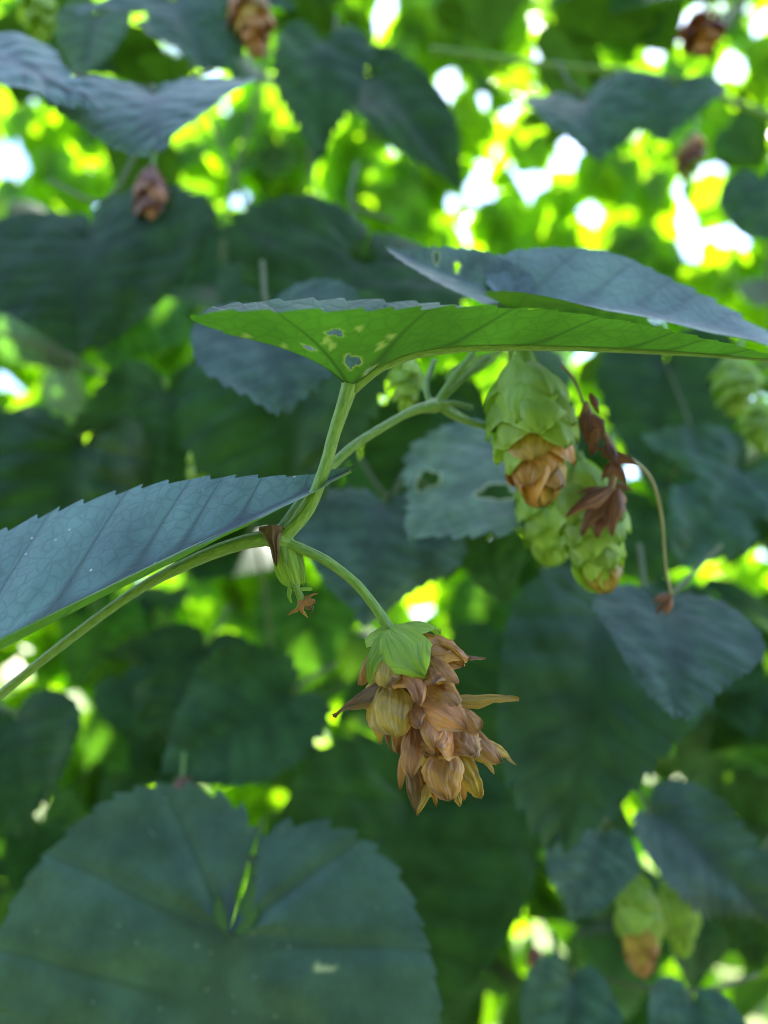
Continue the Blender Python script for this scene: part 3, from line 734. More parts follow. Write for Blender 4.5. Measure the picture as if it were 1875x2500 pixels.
for b, t_, nh, wd, mt, kw in [((733, 1455, .1275), (738, 1502, .127), (-0.2, 0.1, 1), 0.45, 'pink', dict(tip=0.85)), ((738, 1462, .128), (777, 1450, .1275), (0.2, 0.8, 0.5), 0.45, 'brown', dict(tip=0.8)),
                              ((738, 1468, .127), (771, 1470, .1265), (0.2, 0.3, 0.9), 0.6, 'pink', dict(tip=0.4)), ((736, 1480, .128), (702, 1503, .128), (-0.4, 0.5, 0.6), 0.3, 'brown', dict(tip=0.9)),
                              ((738, 1490, .127), (752, 1510, .127), (0, 0.3, 0.9), 0.35, 'tan', dict(tip=0.9)), ((745, 1475, .1275), (763, 1488, .127), (0.3, 0, 0.9), 0.7, 'purple', dict(tip=0.3)),
                              ((728, 1446, .1285), (737, 1470, .1285), (-0.5, 0.3, 0.6), 0.4, 'purple', dict(tip=0.6)), ((752, 1466, .127), (773, 1473, .1267), (0.4, 0.3, 0.7), 0.4, 'purple', dict(tip=0.9))]:
    bract(BUD, P(*b), P(*t_), V(*nh), mt, w=wd, name='withered_petal', cup=0.8, arch=0.25, ridge=1, seed=8, **kw)
put('style', tube('style', [P(755, 1470, .127), P(764, 1480, .1265), P(763, 1492, .1265), P(757, 1497, .1265)], [0.00016, 0.00013, 0.00008], n=10, sides=6), M['dark_stem'], BUD)

# ================================================================== leaf reaching in from the left
S1 = empty('hop_shoot', P(-420, 1700, 0.135), 'blue-green serrated leaf reaching in from the left edge across the stem', 'plant')
leafB = leaf(S1, (-300, 1745, 0.122), (872, 1140, 0.1285), nh=(-0.15, 0.72, 0.66), mat='leaf_blue', shape='ovate', rib=True, stem_to=(-480, 1820, 0.14),
             fold=(0.69, 0.03), bend=-0.05, funnel=0.02, wave=0.012, bulge=0.007, amp=0.014, vw=0.0045, seed=23, ns=260, nt=44, teeth=22, xs=0.9)
stem(S1, [(-700, 2000, 0.15), (-480, 1720, 0.14), (-500, 1300, 0.15)], [0.0011, 0.001, 0.0009])

# ================================================================== leaf over the upper right
S2 = empty('hop_shoot', P(1250, 790, 0.19), 'blurred blue-grey lobed leaf floating above the sharp leaf at right', 'plant')
leaf(S2, (1255, 760, 0.165), (1990, 865, 0.165), nh=(0.05, 0.74, 0.68), mat='leaf_skylit', shape='ovate', ns=140, nt=18, teeth=18, fold=(0.45, 0.25), bend=-0.15,
     xs=0.84, funnel=0.06, stem_to=(1235, 990, 0.19), sag=0.0, label='broad lobe of the blue-grey leaf')
leaf(S2, (1255, 742, 0.166), (930, 597, 0.166), nh=(0.02, 0.62, 0.78), mat='leaf_skylit', shape='ovate', ns=140, nt=18, teeth=16, fold=(0.3, 0.3), bend=0.15, xs=0.9,
     funnel=0.03, holes=[(0.10, 0.62, 0.05, 0.02, 0.4), (0.09, 0.46, 0.045, 0.02, 0.2)], label='narrow lobe with bitten slits')
leaf(S2, (1330, 765, 0.192), (1640, 815, 0.188), nh=(0.0, 0.95, -0.1), mat='leaf_under', shape='ovate', **MD)
stem(S2, [(1235, 990, 0.19), (1180, 1040, 0.20), (1085, 995, 0.165)], [0.0007, 0.0007, 0.0008], n=16)

# ================================================================== next node with its cones
S3 = empty('hop_shoot', P(1065, 990, 0.157), 'blurred green fork of thin stalks behind the sharp leaf, beside the half-brown cone', 'plant')
put('node', tube('node', [P(1035, 998, .156), P(1062, 990, .157), P(1090, 988, .158)], [0.0010, 0.0017, 0.0010], n=10, sides=10), M['stem'], S3)
for q in [[(1060, 990, .157), (1100, 930, .158), (1150, 868, .160), (1180, 820, .165)], [(1070, 985, .158), (1130, 925, .160), (1195, 872, .163)],
          [(1070, 990, .157), (1110, 1018, .158), (1185, 1042, .160), (1260, 1060, .17)], [(1050, 985, .158), (1040, 940, .160), (1060, 880, .165)],
          [(1075, 992, .158), (1105, 985, .16), (1150, 995, .165)]]:
    stem(S3, q, [0.0007, 0.0006, 0.0006], n=16, sides=8)
leaf(S3, (1120, 930, .166), (1240, 850, .17), nh=(-0.4, 0.7, 0.5), mat='leaf_yellow', shape='ovate', ns=40, nt=8, teeth=10)

cone('large green hop cone with dry brown lower scales, under the sharp leaf', (1275, 862, .160), (1322, 1240, .158), 245, ['green_bract', 'lime_bract', 'green_bract'],
     nb=34, seed=4, brown_from=0.60, brown_side=(0.5, 0.0, 0.6), split=0.12, stalk=(1200, 800, .165), open_=0.12)
cone('lime hop cone with browned tip, overlapped by the withered red flower', (1400, 1105, .172), (1478, 1450, .170), 205, ['lime_bract', 'green_bract'], nb=32, seed=9, brown_from=0.93,
     brown='tan', stalk=(1400, 1000, .19), open_=0.08)
cone('green hop cone half hidden between the half-brown cone and lime cone', (1300, 1130, .20), (1350, 1385, .198), 165, ['green_bract'], nb=26, seed=12, stalk=(1290, 1020, .2), open_=0.08)
cone('pale green hop cone just under the sharp leaf, left of stalk fork', (1000, 862, .19), (985, 1010, .19), 105, ['lime_bract', 'green_bract'], nb=18, seed=14, open_=0.1)

# withered red flower cluster
S4 = empty('withered_flower', P(1385, 890, .165), 'withered reddish-brown flower cluster dangling in front of the lime cone', 'flower')
stem(S4, [(1370, 890, .165), (1400, 925, .163), (1425, 985, .162), (1455, 1030, .161), (1490, 1090, .160), (1498, 1140, .160), (1490, 1200, .160)], [0.0004, 0.0003, 0.0003, 0.0005, 0.0010, 0.0011, 0.0007], mat='dry_stem', n=30)
stem(S4, [(1500, 1110, .160), (1545, 1125, .162), (1590, 1170, .164), (1615, 1260, .168), (1625, 1380, .172), (1640, 1450, .174)], [0.0006, 0.0004, 0.00035, 0.0003, 0.0003], mat='pale_stem', n=30)
rg = random.Random(5)
for (b, t_, w_) in [((1430, 980), (1448, 1060), .5), ((1440, 1000), (1428, 1085), .45), ((1445, 1020), (1452, 1110), .5), ((1450, 1010), (1480, 1060), .4), ((1460, 1040), (1440, 1115), .4), ((1440, 960), (1465, 1010), .4),
                    ((1485, 1080), (1510, 1140), .6), ((1495, 1100), (1560, 1140), .4), ((1480, 1090), (1450, 1100), .4), ((1500, 1120), (1530, 1190), .4), ((1488, 1130), (1470, 1175), .5),
                    ((1495, 1190), (1380, 1262), .35), ((1480, 1195), (1420, 1310), .45), ((1490, 1200), (1455, 1318), .5), ((1500, 1195), (1495, 1310), .5), ((1505, 1190), (1515, 1270), .45), ((1470, 1190), (1408, 1205), .3), ((1500, 1180), (1545, 1195), .3), ((1490, 1195), (1475, 1285), .6)]:
    d = .160 + rg.uniform(-.003, .003)
    bract(S4, P(*b, d), P(*t_, d + rg.uniform(-.004, .004)), V(rg.uniform(-.5, .5), rg.uniform(-.2, .5), 0.9), rg.choice(('red_bract', 'red_bract', 'purple')), w=w_, name='withered_petal', tip=0.8, cup=0.9, arch=0.3, ridge=1.5, seed=3)
for (b, t_) in [((1640, 1450), (1590, 1470)), ((1635, 1460), (1600, 1500)), ((1640, 1455), (1625, 1505))]:
    bract(S4, P(*b, .174), P(*t_, .174), V(0, .3, .9), 'red_bract', w=.4, name='withered_petal', tip=0.7, cup=0.9, arch=0.3, seed=3)

# ================================================================== shaded shoots behind: (label, stem points, leaves)
T = (0, 0.5, 0.88)       # usual hanging leaf: upper face to the lens and the sky
SHOOTS = [
    ('big grey-green notched leaf filling the bottom left corner', [(700, 2620, .27), (660, 2400, .25), (610, 2240, .235), (640, 2000, .26)],
     [dict(base=(560, 2285, .205), tip=(330, 3230, .192), shape='closed', mat='leaf_slate', fold=(0.06, 0.14), ns=280, nt=44, teeth=30, amp=0.022, funnel=-0.04, xs=1.10, nh=(0.05, 0.35, 0.95), bend=-0.4,
           irreg=0.02, wave=0.04, twist=0.0, bulge=0.020, vw=0.007, rimw=0.015, pucker=0.006, holes=[(-0.555, 0.27, 0.035, 0.028, 0.5), (-0.60, 0.22, 0.05, 0.025, 0.2), (-0.27, 0.02, 0.006, 0.004, 0), (-0.3, 0.015, 0.007, 0.003, 0.3)])]),
    ('pointed blue-green heart leaf at right, below the withered flower stalk', [(1560, 1330, .235), (1600, 1470, .22), (1760, 1330, .25)],
     [dict(base=(1615, 1490, .215), tip=(1645, 1760, .190), nh=T, twist=0.1, xs=1.15, fold=(0.05, 0.1), bend=-0.5, mat='leaf_slate', **MD)]),
    ('large dark teardrop leaf right of the brown cone', [(1500, 1380, .27), (1470, 1480, .262), (1420, 1420, .28)],
     [dict(base=(1470, 1500, .255), shape='heart', mat='leaf_grey', nh=(0.1, 0.45, 0.88), twist=-0.1, tip=(1378, 2085, .225), xs=0.82, fold=(0.15, 0.12), bend=-0.25, **MD)]),
    ('small teal heart leaf near the bottom right, tip pointing down', [(1470, 1900, .28), (1480, 2000, .262), (1540, 2080, .27)],
     [dict(base=(1462, 2045, .25), tip=(1390, 2248, .235), nh=T, twist=0.15, xs=1.0, mat='leaf_slate', fold=(.1, .1), **MD)]),
    ('grey-green leaf slanting off the right edge above the drooping cones', [(1560, 1930, .29), (1590, 1990, .275), (1640, 2050, .28)],
     [dict(base=(1600, 1990, .262), tip=(1930, 2290, .245), shape='ovate', xs=1.1, mat='leaf_slate', nh=(0.1, 0.7, 0.7), **MD)]),
    ('pale leaf with two bitten holes left of the half-brown cone', [(1260, 1060, .235), (1240, 1110, .228), (1300, 1250, .24)],
     [dict(base=(1215, 1095, .218), tip=(1002, 1325, .20), xs=1.02, mat='leaf_pale', fold=(-0.1, -0.1), bend=-0.2, funnel=0.02, nh=(-.1, .55, .85), ns=120, nt=26, teeth=14,
           holes=[(-0.24, 0.36, 0.12, 0.075, 0.7), (0.25, 0.50, 0.085, 0.08, 0.9)], rimw=0.004), dict(base=(1190, 1000, .27), tip=(1080, 1420, .255), xs=1.05, twist=0.1)]),
    ('dark blue heart leaf behind the bud, left of the holed leaf', [(990, 1150, .25), (945, 1210, .245), (880, 1120, .26)],
     [dict(base=(938, 1238, .236), tip=(885, 1532, .215), nh=T, twist=0.15, xs=1.22, mat='leaf_slate', fold=(-.1, -.1), bend=-.35, **MD),
      dict(base=(1195, 1320, .262), tip=(1225, 1475, .255), xs=1.0, mat='leaf_grey')]),
    ('serrated grey leaves hanging behind the tip of the sharp leaf', [(640, 640, .24), (660, 760, .225), (760, 800, .25)],
     [dict(base=(655, 770, .208), tip=(702, 1010, .190), nh=(-.1, .5, .85), twist=0.2, xs=1.22, fold=(.15, .1), bend=-.3, mat='leaf_slate', **MD),
      dict(base=(760, 820, .245), tip=(700, 1320, .232), xs=0.98, fold=(.25, .2), bend=-.2, nh=(-.25, .35, .9), **MD)]),
    ('broad dark leaf behind the tip of the blue-grey lobed leaf', [(870, 400, .30), (860, 500, .285), (960, 540, .29)],
     [dict(base=(880, 640, .272), shape='closed', tip=(790, 920, .25), xs=1.45, fold=(.1, .12), bend=-.3, **MD)]),
    ('broad dark leaf spanning the left edge above the blue-green leaf', [(330, 380, .30), (250, 490, .288), (120, 440, .30)],
     [dict(base=(215, 585, .276), shape='closed', tip=(190, 870, .25), xs=1.45, fold=(.12, .1), bend=-.3, **MD)]),
    ('two blurred blue leaves at the upper left, one tip pointing down', [(-60, 60, .25), (120, 160, .24), (370, 215, .236), (520, 170, .25)],
     [dict(base=(375, 232, .226), tip=(398, 372, .205), xs=1.45, mat='leaf_blue', fold=(.12, .1), bend=-.4, **MD),
      dict(base=(-120, 120, .22), tip=(270, 275, .205), xs=.9, shape='ovate', mat='leaf_blue', nh=(0, .75, .6), **MD)]),
    ('dark teal leaf at the top beside the brown cone', [(330, -60, .33), (430, -10, .32), (560, -50, .33)],
     [dict(base=(425, 5, .31), shape='lobed', tip=(505, 180, .29), xs=1.2, mat='leaf_grey', **MD), dict(base=(235, 40, .34), tip=(205, 190, .33), xs=.9, mat='leaf_under')]),
    ('tall dark leaf pair at the top centre above the yellow glow', [(820, 40, .36), (830, 130, .35), (930, 160, .36)],
     [dict(base=(790, 105, .34), tip=(788, 400, .32), xs=.95, shape='ovate', **MD), dict(base=(900, 190, .35), tip=(1125, 470, .33), xs=.55, nh=(.2, .4, .9), **MD), dict(base=(690, 640, .36), tip=(560, 840, .34), xs=1)]),
    ('dark blue leaf pair at the upper right under the brown cone', [(1360, 150, .33), (1430, 230, .32), (1640, 190, .33), (1800, 260, .34)],
     [dict(base=(1425, 250, .31), tip=(1458, 398, .29), xs=1.2, mat='leaf_grey', bend=-.5, fold=(.25, .2), **MD), dict(base=(1645, 215, .32), tip=(1625, 350, .31), xs=1.15, mat='leaf_grey', **MD)]),
    ('dark leaves with ray-like veins at the left, above the blue-green leaf', [(60, 1000, .34), (200, 1060, .32), (400, 920, .33)],
     [dict(base=(205, 1090, .31), tip=(130, 1480, .29), xs=1.1, bulge=0.03, fold=(.25, .25), **MD), dict(base=(405, 960, .32), shape='lobed', tip=(425, 1290, .30), xs=.95, nh=(.3, .3, .9), **MD)]),
    ('dark green leaf below the bud at the left of the brown cone', [(560, 1480, .33), (500, 1560, .32), (330, 1560, .33)],
     [dict(base=(500, 1580, .31), shape='lobed', tip=(400, 1810, .29), xs=1.3, nh=(0, .4, .9), **MD)]),
    ('dark teal leaf slanting down left of the brown cone tip', [(820, 1620, .30), (720, 1690, .285), (760, 1800, .29)],
     [dict(base=(705, 1700, .272), tip=(388, 1935, .255), xs=.85, nh=(.1, .5, .9), **MD)]),
    ('very large dark leaf below the brown cone', [(1080, 1800, .33), (1010, 1930, .32), (880, 1900, .33)],
     [dict(base=(1000, 1960, .31), shape='deep', tip=(985, 2480, .285), xs=1.2, fold=(.12, .1), **MD), dict(base=(1090, 1590, .35), shape='lobed', tip=(1110, 2010, .33), xs=.95, **MD)]),
    ('dark leaf at the left edge above the notched leaf', [(-40, 1690, .30), (40, 1740, .29), (160, 1700, .30)],
     [dict(base=(40, 1760, .28), tip=(80, 2050, .26), xs=1.0, **MD)]),
    ('dark blue-green leaf at the right edge beside the thin withered stalk', [(1900, 1050, .31), (1810, 1130, .29), (1700, 1080, .3)],
     [dict(base=(1810, 1150, .28), shape='lobed', tip=(1655, 1385, .262), xs=1.0, mat='leaf_grey', **MD), dict(base=(1625, 890, .34), shape='deep', tip=(1585, 1200, .32), xs=.9), dict(base=(1600, 1240, .33), tip=(1560, 1420, .32), xs=1.5),
      dict(base=(1860, 440, .3), tip=(1880, 590, .29), xs=.9, mat='leaf_grey')]),
    ('pair of blue-grey leaves cut off by the bottom edge at right', [(1350, 2280, .26), (1400, 2370, .25), (1690, 2420, .25), (1850, 2380, .26)],
     [dict(base=(1395, 2400, .235), tip=(1380, 2760, .215), xs=.85, mat='leaf_grey', **MD), dict(base=(1690, 2450, .235), tip=(1700, 2800, .215), xs=.85, mat='leaf_grey', **MD)]),
    ('dark green leaf at the right edge beside the drooping cones', [(1900, 2020, .33), (1840, 2090, .32), (1760, 2080, .33)],
     [dict(base=(1845, 2110, .31), tip=(1850, 2370, .30), xs=1.0), dict(base=(1700, 2240, .36), tip=(1690, 2430, .35), xs=1.0)]),
    ('backlit bright green leaf pair at the left edge with white glints', [(-40, 700, .64), (120, 760, .63), (400, 650, .64)],
     [dict(base=(60, 690, .62), tip=(200, 905, .60), xs=1.1, mat='leaf_under', nh=(0, -.6, .6)), dict(base=(420, 650, .62), tip=(250, 900, .60), xs=.8, mat='leaf_under', nh=(0, -.5, .7)), dict(base=(150, 870, .63), tip=(230, 1010, .61), xs=1.1, mat='leaf_under', nh=(0, -.6, .6))]),
    ('backlit bright green leaf between the bud and brown cone', [(800, 1400, .62), (770, 1450, .61), (700, 1440, .62)],
     [dict(base=(765, 1440, .60), tip=(745, 1700, .58), xs=.9, mat='leaf_under', nh=(0, -.5, .7)), dict(base=(640, 1380, .62), tip=(600, 1500, .60), xs=.9, mat='leaf_yellow', nh=(0, -.5, .7))]),
    ('backlit green leaf just right of the brown cone collar', [(1260, 1440, .62), (1200, 1460, .61), (1140, 1420, .62)],
     [dict(base=(1190, 1450, .60), tip=(1170, 1690, .58), xs=.85, mat='leaf_under', nh=(0, -.5, .7))]),
    ('backlit green leaves behind the stem at the lower left', [(350, 1430, .62), (280, 1480, .61), (200, 1900, .62)],
     [dict(base=(280, 1470, .60), tip=(200, 1680, .58), xs=.9, mat='leaf_under', nh=(0, -.5, .7)), dict(base=(330, 1760, .60), tip=(230, 1920, .58), xs=1.1, mat='leaf_under', nh=(0, -.5, .7)), dict(base=(180, 1950, .62), tip=(110, 2080, .60), xs=.9, mat='leaf_under', nh=(0, -.5, .7))]),
    ('olive green backlit leaf at the right edge above the drooping cones', [(1700, 1640, .52), (1760, 1690, .51), (1860, 1650, .52)],
     [dict(base=(1770, 1690, .50), tip=(1740, 2010, .48), xs=.95, mat='leaf_under', nh=(0, -.4, .8))]),
    ('green leaf pair at the bottom, left of the brown-banded cone', [(1100, 2180, .50), (1150, 2240, .49), (1480, 2220, .50)],
     [dict(base=(1150, 2250, .47), tip=(1290, 2460, .45), xs=1.1, mat='leaf_under', nh=(0, -.5, .7)), dict(base=(1490, 2230, .47), tip=(1490, 2540, .45), xs=.7, mat='leaf_under', nh=(0, -.5, .7))]),
]
for lab, st, lv in SHOOTS:
    e = empty('hop_shoot', P(*st[0]), lab, 'plant')
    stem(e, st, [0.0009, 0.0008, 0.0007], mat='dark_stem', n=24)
    sp = [P(*q) for q in st]
    for k in lv:
        k = dict(k)
        rn = random.Random(int(k['base'][0] * 7 + k['base'][1]))
        k.setdefault('nh', (rn.uniform(-0.35, 0.35), rn.uniform(0.25, 0.75), 0.88))
        b = P(*k['base'])
        near = min(sp, key=lambda q: (q - b).length)
        rv = random.Random(int(b.x * 1e5) % 997)
        k.setdefault('irreg', 0.075); k.setdefault('wave', 0.05); k.setdefault('amp', 0.036); k.setdefault('pucker', 0.014); k.setdefault('bulge', 0.009); k.setdefault('vw', 0.012); k.setdefault('twist', rv.uniform(-0.5, 0.5))
        leaf(e, stem_to=near, sag=0.002, pmat='dark_stem', prad=0.0006, **k)

for lab, st, rad, mt in [
    ('thin dark vine crossing the yellow glow, leaning right', [(470, 150, .42), (530, 330, .42), (600, 500, .41), (660, 640, .41)], 0.0013, 'dark_stem'),
    ('thin dark vine crossing the yellow glow, leaning left', [(655, 120, .42), (610, 300, .42), (560, 480, .41), (540, 640, .41)], 0.0012, 'dark_stem'),
    ('thin upright dark vine right of the yellow glow', [(742, 250, .42), (760, 400, .42), (772, 560, .41)], 0.0011, 'dark_stem'),
    ('blurred olive vine running across the top right corner', [(1050, 120, .40), (1350, 160, .40), (1620, 190, .39), (1950, 310, .38)], 0.0016, 'stem'),
    ('thin dark vine slanting behind the leaves at the left edge', [(-60, 800, .40), (120, 850, .40), (260, 920, .40), (480, 1000, .40)], 0.0014, 'dark_stem'),
    ('dark vine hanging between the bud and the lower left leaves', [(610, 1250, .40), (640, 1400, .40), (660, 1560, .40), (640, 1700, .40)], 0.0011, 'dark_stem')]:
    e = empty('hop_vine', P(*st[0]), lab, 'vine')
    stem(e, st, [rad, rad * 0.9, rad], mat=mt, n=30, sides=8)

# ================================================================== cones and dry flowers further back
cone('green hop cone with a brown band at the bottom right', (1548, 2122, .25), (1568, 2385, .248), 125, ['green_bract', 'lime_bract'], nb=24, seed=21, brown_from=0.52, brown='pink', brown_side=(-0.5, 0, .5), split=.2, stalk=(1500, 2060, .26), open_=.1)
cone('olive hop cone partly behind the brown-banded cone', (1645, 2120, .27), (1665, 2335, .27), 110, ['lime_bract', 'green_bract'], nb=20, seed=22, stalk=(1620, 2060, .275), open_=.08)
cone('blurred pale green hop cone above the blue-green leaf at left', (510, 1075, .25), (525, 1245, .25), 130, ['lime_bract'], nb=20, seed=23, stalk=(540, 1040, .26))
cone('blurred green hop cone at the right edge under the blue-grey leaf', (1800, 862, .27), (1790, 1020, .27), 125, ['green_bract'], nb=22, seed=24, stalk=(1840, 820, .28))
cone('blurred green hop cone cut by the right edge, lower of two', (1850, 970, .29), (1862, 1110, .29), 105, ['green_bract'], nb=18, seed=25, stalk=(1870, 930, .30))
cone('blurred brown hop cone at the top left of centre', (590, -50, .30), (632, 140, .30), 110, ['brown', 'tan', 'pink'], nb=24, seed=26, stalk=(580, -90, .31), open_=.26)
cone('dark red-brown hop cone above the broad dark leaf at left', (372, 405, .27), (370, 580, .27), 85, ['red_bract', 'pink'], nb=22, seed=27, stalk=(385, 340, .28), open_=.24)
cone('brown hop cone in the top right corner', (1718, 30, .33), (1710, 135, .325), 105, ['brown', 'red_bract', 'pink'], nb=22, seed=28, stalk=(1735, -30, .34), open_=.3)
cone('pale green hop cone in the top left corner', (85, -60, .30), (100, 105, .30), 95, ['lime_bract', 'green_bract'], nb=18, seed=29, stalk=(70, -100, .31))
cone('green and red-brown hop cone below the round dark leaf, upper right', (1700, 320, .36), (1670, 440, .36), 80, ['lime_bract', 'red_bract', 'brown'], nb=18, seed=31, stalk=(1710, 290, .37))
cone('small red-brown hop cone remnant above the notched leaf', (445, 1895, .25), (460, 1985, .25), 70, ['red_bract', 'pink'], nb=14, seed=32, stalk=(450, 1850, .26), open_=.2)
cone('small red-brown cone remnant on the green leaf at bottom', (1300, 2310, .30), (1318, 2405, .30), 50, ['red_bract', 'pink'], nb=12, seed=33, stalk=(1290, 2250, .31))

# ================================================================== foliage of the far, sunlit side
def project(p):
    """Photograph pixels of an array of points."""
    q = p - np.array(CAM)
    d = q @ np.array(FWD)
    return np.stack([937.5 + FPX * (q @ np.array(RIGHT)) / d, 1250 - FPX * (q @ np.array(UP)) / d], 1), d


GAPS = [(945, 15, 30, 45), (1090, 210, 38, 75), (915, 185, 16, 20), (1300, 450, 70, 34), (1385, 380, 32, 50), (1160, 475, 30, 38), (1225, 360, 18, 28), (1440, 520, 40, 36), (1690, 600, 40, 36), (1790, 165, 48, 45),
        (1860, 60, 30, 60), (250, 510, 26, 40), (30, 400, 75, 45), (95, 465, 30, 20), (300, 858, 42, 26), (350, 830, 18, 18), (418, 865, 20, 15), (10, 930, 30, 30), (68, 1565, 32, 34), (40, 1640, 60, 40), (155, 1635, 22, 20), (160, 1690, 26, 22),
        (205, 1583, 20, 20), (680, 1505, 18, 18), (1130, 870, 20, 12), (1600, 800, 20, 25), (1690, 815, 20, 18), (1620, 560, 20, 16), (1750, 545, 22, 30), (1690, 2380, 24, 16), (1220, 1480, 18, 30), (1850, 780, 20, 20), (1640, 1320, 16, 22), (1305, 80, 12, 14), (1600, 215, 12, 12)]


def leaf_template():
    o = np.array([(0, 0), (0.16, -0.14), (0.40, -0.06), (0.54, 0.18), (0.47, 0.46), (0.25, 0.76), (0, 1)])
    s = np.array([(0, 0), (0, 0), (0, 0.02), (0, 0.2), (0, 0.45), (0, 0.72), (0, 1)])
    vs, fs, ve = [], [], []
    for sg in (1, -1):
        k = len(vs)
        for i in range(7):
            for t in (0, 0.55, 1.0):
                x, y = s[i] + (o[i] - s[i]) * t
                z = 0.16 * abs(x) - 0.25 * (y - 0.2) ** 2 - 0.12 * x * x
                vs.append((sg * x, y, z)); ve.append(1.0 if t == 0 else 0.0)
        for i in range(6):
            for j in range(2):
                q = [k + i * 3 + j, k + i * 3 + j + 1, k + (i + 1) * 3 + j + 1, k + (i + 1) * 3 + j]
                fs.append(q if sg > 0 else q[::-1])
    return np.array(vs), np.array(fs), np.array(ve)


LT, LF, LVE = leaf_template()


def scatter(name, mat, centres, size, seed, avoid=True, up=0.55, facing=(0, -0.5, 0.8), spread=0.8, gaps=GAPS):
    rng = np.random.default_rng(seed)
    VV, FF, UU, EE = [], [], [], []
    n = 0
    for c in centres:
        L = size * rng.uniform(0.6, 1.3)
        nn = Vector(facing) + Vector(rng.normal(0, spread, 3)); nn.normalize()
        yy = Vector((rng.normal(0, 0.6), rng.normal(0, 0.6), -0.8)); yy = (yy - nn * yy.dot(nn)).normalized()
        xx = yy.cross(nn)
        A = np.array([xx, yy, nn]) * L
        v = (LT * np.array([rng.uniform(0.7, 1.15), 1, rng.uniform(-0.5, 2.2)]) - np.array([0, 0.4, 0])) @ A + np.array(c)
        hit = False
        for k in range(14 if avoid else 0):        # slide a leaf out of the gaps between leaves
            q, d = project(v)
            if not (d > 0.05).all(): break
            q = np.vstack([q, q[LF].mean(1)]); hit = False
            for gx, gy, ga, gb in gaps:
                if (((q[:, 0] - gx) / ga) ** 2 + ((q[:, 1] - gy) / gb) ** 2 < 1).any():
                    m = q.mean(0) - (gx, gy); m /= np.hypot(*m) + 1e-6; hit = True
                    v = v + (np.array(RIGHT) * m[0] - np.array(UP) * m[1]) * 18 * d.mean() / FPX
                    break
            if not hit: break
        if hit: continue
        VV.append(v); FF.append(LF + n); n += len(LT)
        UU.append(LT[:, :2] + rng.uniform(0, 30, 2)); EE.append(LVE)
    me = mesh_from(name, np.vstack(VV), np.vstack(FF), {'vein': np.concatenate(EE), 'rim': np.zeros(n)}, np.vstack(UU))
    return tag(put(name, me, M[mat]), kind='stuff')


rng = np.random.default_rng(77)


def cloud(n, y0, y1, spread=1.25, top=-700, wide=2.4):
    """Centres filling the view cone (and a margin round it) between two distances."""
    out = []
    for i in range(n):
        d = rng.uniform(y0, y1)
        px = 937 + rng.uniform(-1, 1) * 937 * wide; py = rng.uniform(top, 1250 + 1250 * spread)
        p = P(px, py, d)
        if p.z > 0.05: out.append(tuple(p))
    return out


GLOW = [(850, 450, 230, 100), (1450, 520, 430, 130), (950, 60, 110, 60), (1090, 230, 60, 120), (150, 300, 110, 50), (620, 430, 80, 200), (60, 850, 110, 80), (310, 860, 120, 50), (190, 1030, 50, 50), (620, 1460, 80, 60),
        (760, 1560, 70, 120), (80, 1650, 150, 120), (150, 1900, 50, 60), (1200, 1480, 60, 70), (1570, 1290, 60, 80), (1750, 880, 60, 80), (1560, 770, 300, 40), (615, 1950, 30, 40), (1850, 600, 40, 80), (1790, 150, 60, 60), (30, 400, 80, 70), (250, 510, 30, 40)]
SKY = [(gx, gy, ga * 0.5, gb * 0.5) for gx, gy, ga, gb in GAPS]
PIN = [(rng.uniform(960, 1870), rng.uniform(0, 760), 9, 10) for _ in range(46)] + [(rng.uniform(0, 950), rng.uniform(0, 600), 8, 9) for _ in range(22)] + [(rng.uniform(0, 350), rng.uniform(1480, 1950), 9, 10) for _ in range(14)] + \
      [(rng.uniform(1500, 1870), rng.uniform(780, 1400), 9, 9) for _ in range(14)] + [(rng.uniform(1000, 1870), rng.uniform(1900, 2480), 8, 8) for _ in range(5)]
SKY += PIN; GAPS += PIN
scatter('hop_foliage', 'leaf', cloud(760, 0.42, 0.62, 1.5), 0.055, 1, gaps=GAPS + GLOW)
low = [tuple(P(937 + rng.uniform(-1.2, 1.2) * 937, rng.uniform(1000, 2650), rng.uniform(0.42, 0.58))) for _ in range(115)]
scatter('low_foliage', 'leaf', low, 0.055, 21, gaps=GAPS + GLOW)
left = [tuple(P(rng.uniform(-150, 950), rng.uniform(-40, 950), rng.uniform(0.80, 0.86))) for _ in range(60)]
scatter('left_foliage', 'far_leaf', left, 0.045, 22, facing=(0, -1, -0.2), spread=0.5, gaps=SKY)
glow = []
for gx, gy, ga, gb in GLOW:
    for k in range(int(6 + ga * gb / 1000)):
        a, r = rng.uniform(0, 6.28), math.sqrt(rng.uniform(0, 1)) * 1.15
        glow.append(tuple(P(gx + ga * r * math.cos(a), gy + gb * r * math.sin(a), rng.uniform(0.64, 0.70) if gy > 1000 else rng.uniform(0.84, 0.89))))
scatter('sunlit_leaves', 'leaf_yellow', glow, 0.050, 8, facing=(0, -1, -0.35), spread=0.4, gaps=SKY)
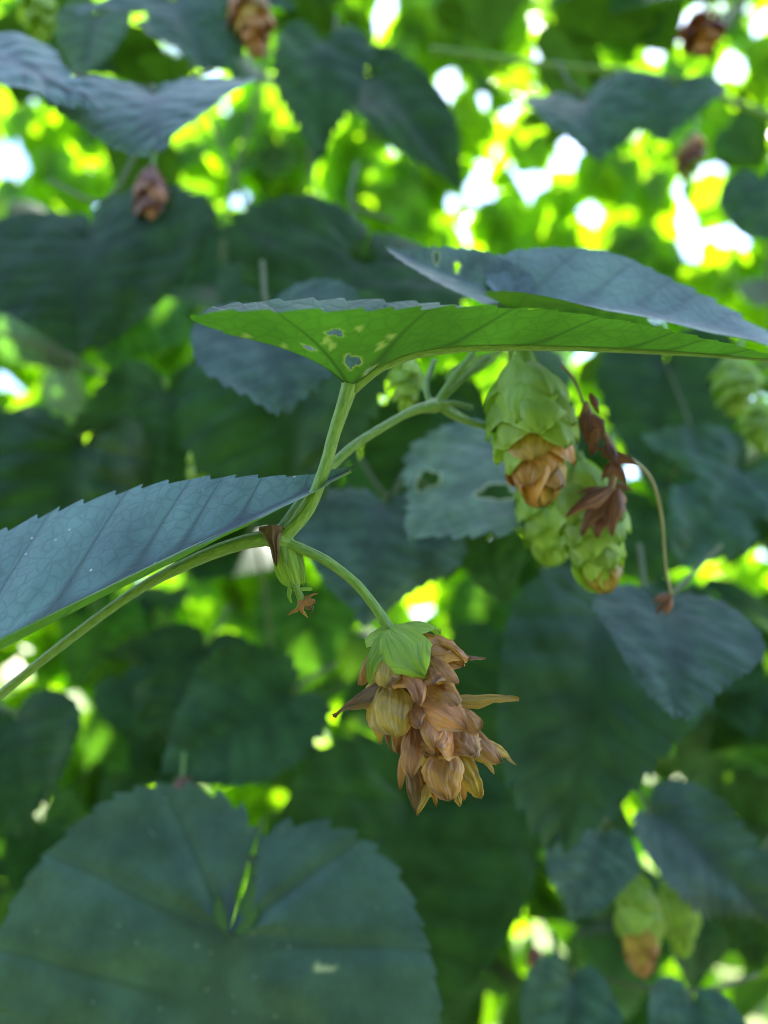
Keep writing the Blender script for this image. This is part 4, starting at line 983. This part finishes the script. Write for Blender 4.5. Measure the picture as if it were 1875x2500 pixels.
up = [tuple(P(rng.uniform(1000, 1950), rng.uniform(-40, 400), rng.uniform(0.90, 0.95))) for _ in range(125)]
scatter('upper_foliage', 'far_leaf', up, 0.040, 14, facing=(0, -1, -0.2), spread=0.5, gaps=SKY)
scatter('far_foliage', 'far_leaf', cloud(1360, 0.90, 0.96, 1.5, -30), 0.065, 4, facing=(0, -1, -0.1), spread=0.45, gaps=SKY)
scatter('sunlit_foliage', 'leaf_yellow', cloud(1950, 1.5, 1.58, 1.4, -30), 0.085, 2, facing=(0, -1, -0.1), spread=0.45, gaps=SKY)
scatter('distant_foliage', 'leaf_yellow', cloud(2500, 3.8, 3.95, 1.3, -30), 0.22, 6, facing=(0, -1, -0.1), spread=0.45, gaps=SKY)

# unseen tree added behind on the right to keep sun off the near leaves
def added_shade_tree():
    c = Vector((0.0, 0.175, 1.52)) + SUN * 3.6
    root = Vector((2.6, 2.9, 0))
    e = empty('added_shade_tree', root, 'unseen leafy tree added outside the frame to shade the near leaves', 'tree')
    put('trunk', tube('trunk', [root, root + Vector((-0.05, -0.05, 1.5)), root + Vector((-0.4, -0.2, 3.0)), c + Vector((0.5, 0.2, -0.2)), c], [0.11, 0.09, 0.07, 0.03, 0.01], n=30, sides=12), M['bark'], e)
    r = np.random.default_rng(9); pts = []
    u = RIGHT - SUN * SUN.dot(RIGHT); u.normalize(); v = SUN.cross(u)
    while len(pts) < 620:
        a, b = r.uniform(-1, 1, 2)
        if a * a + b * b < 1: pts.append(tuple(c + u * a * 0.42 + v * b * 0.20 + SUN * r.uniform(-0.35, 0.35)))
    o = scatter('crown', 'far_leaf', pts, 0.075, 5, avoid=False, facing=tuple(SUN), spread=0.35)
    o.parent = e; o.matrix_basis = WORLD[e].inverted()
added_shade_tree()

# unseen hedge added behind the lens to cut light from the front
r = np.random.default_rng(31)
scatter('added_shade_hedge', 'leaf', [(r.uniform(-3, 3), r.uniform(-2.1, -1.4), r.uniform(0.05, 2.5)) for _ in range(2600)], 0.16, 12, avoid=False)
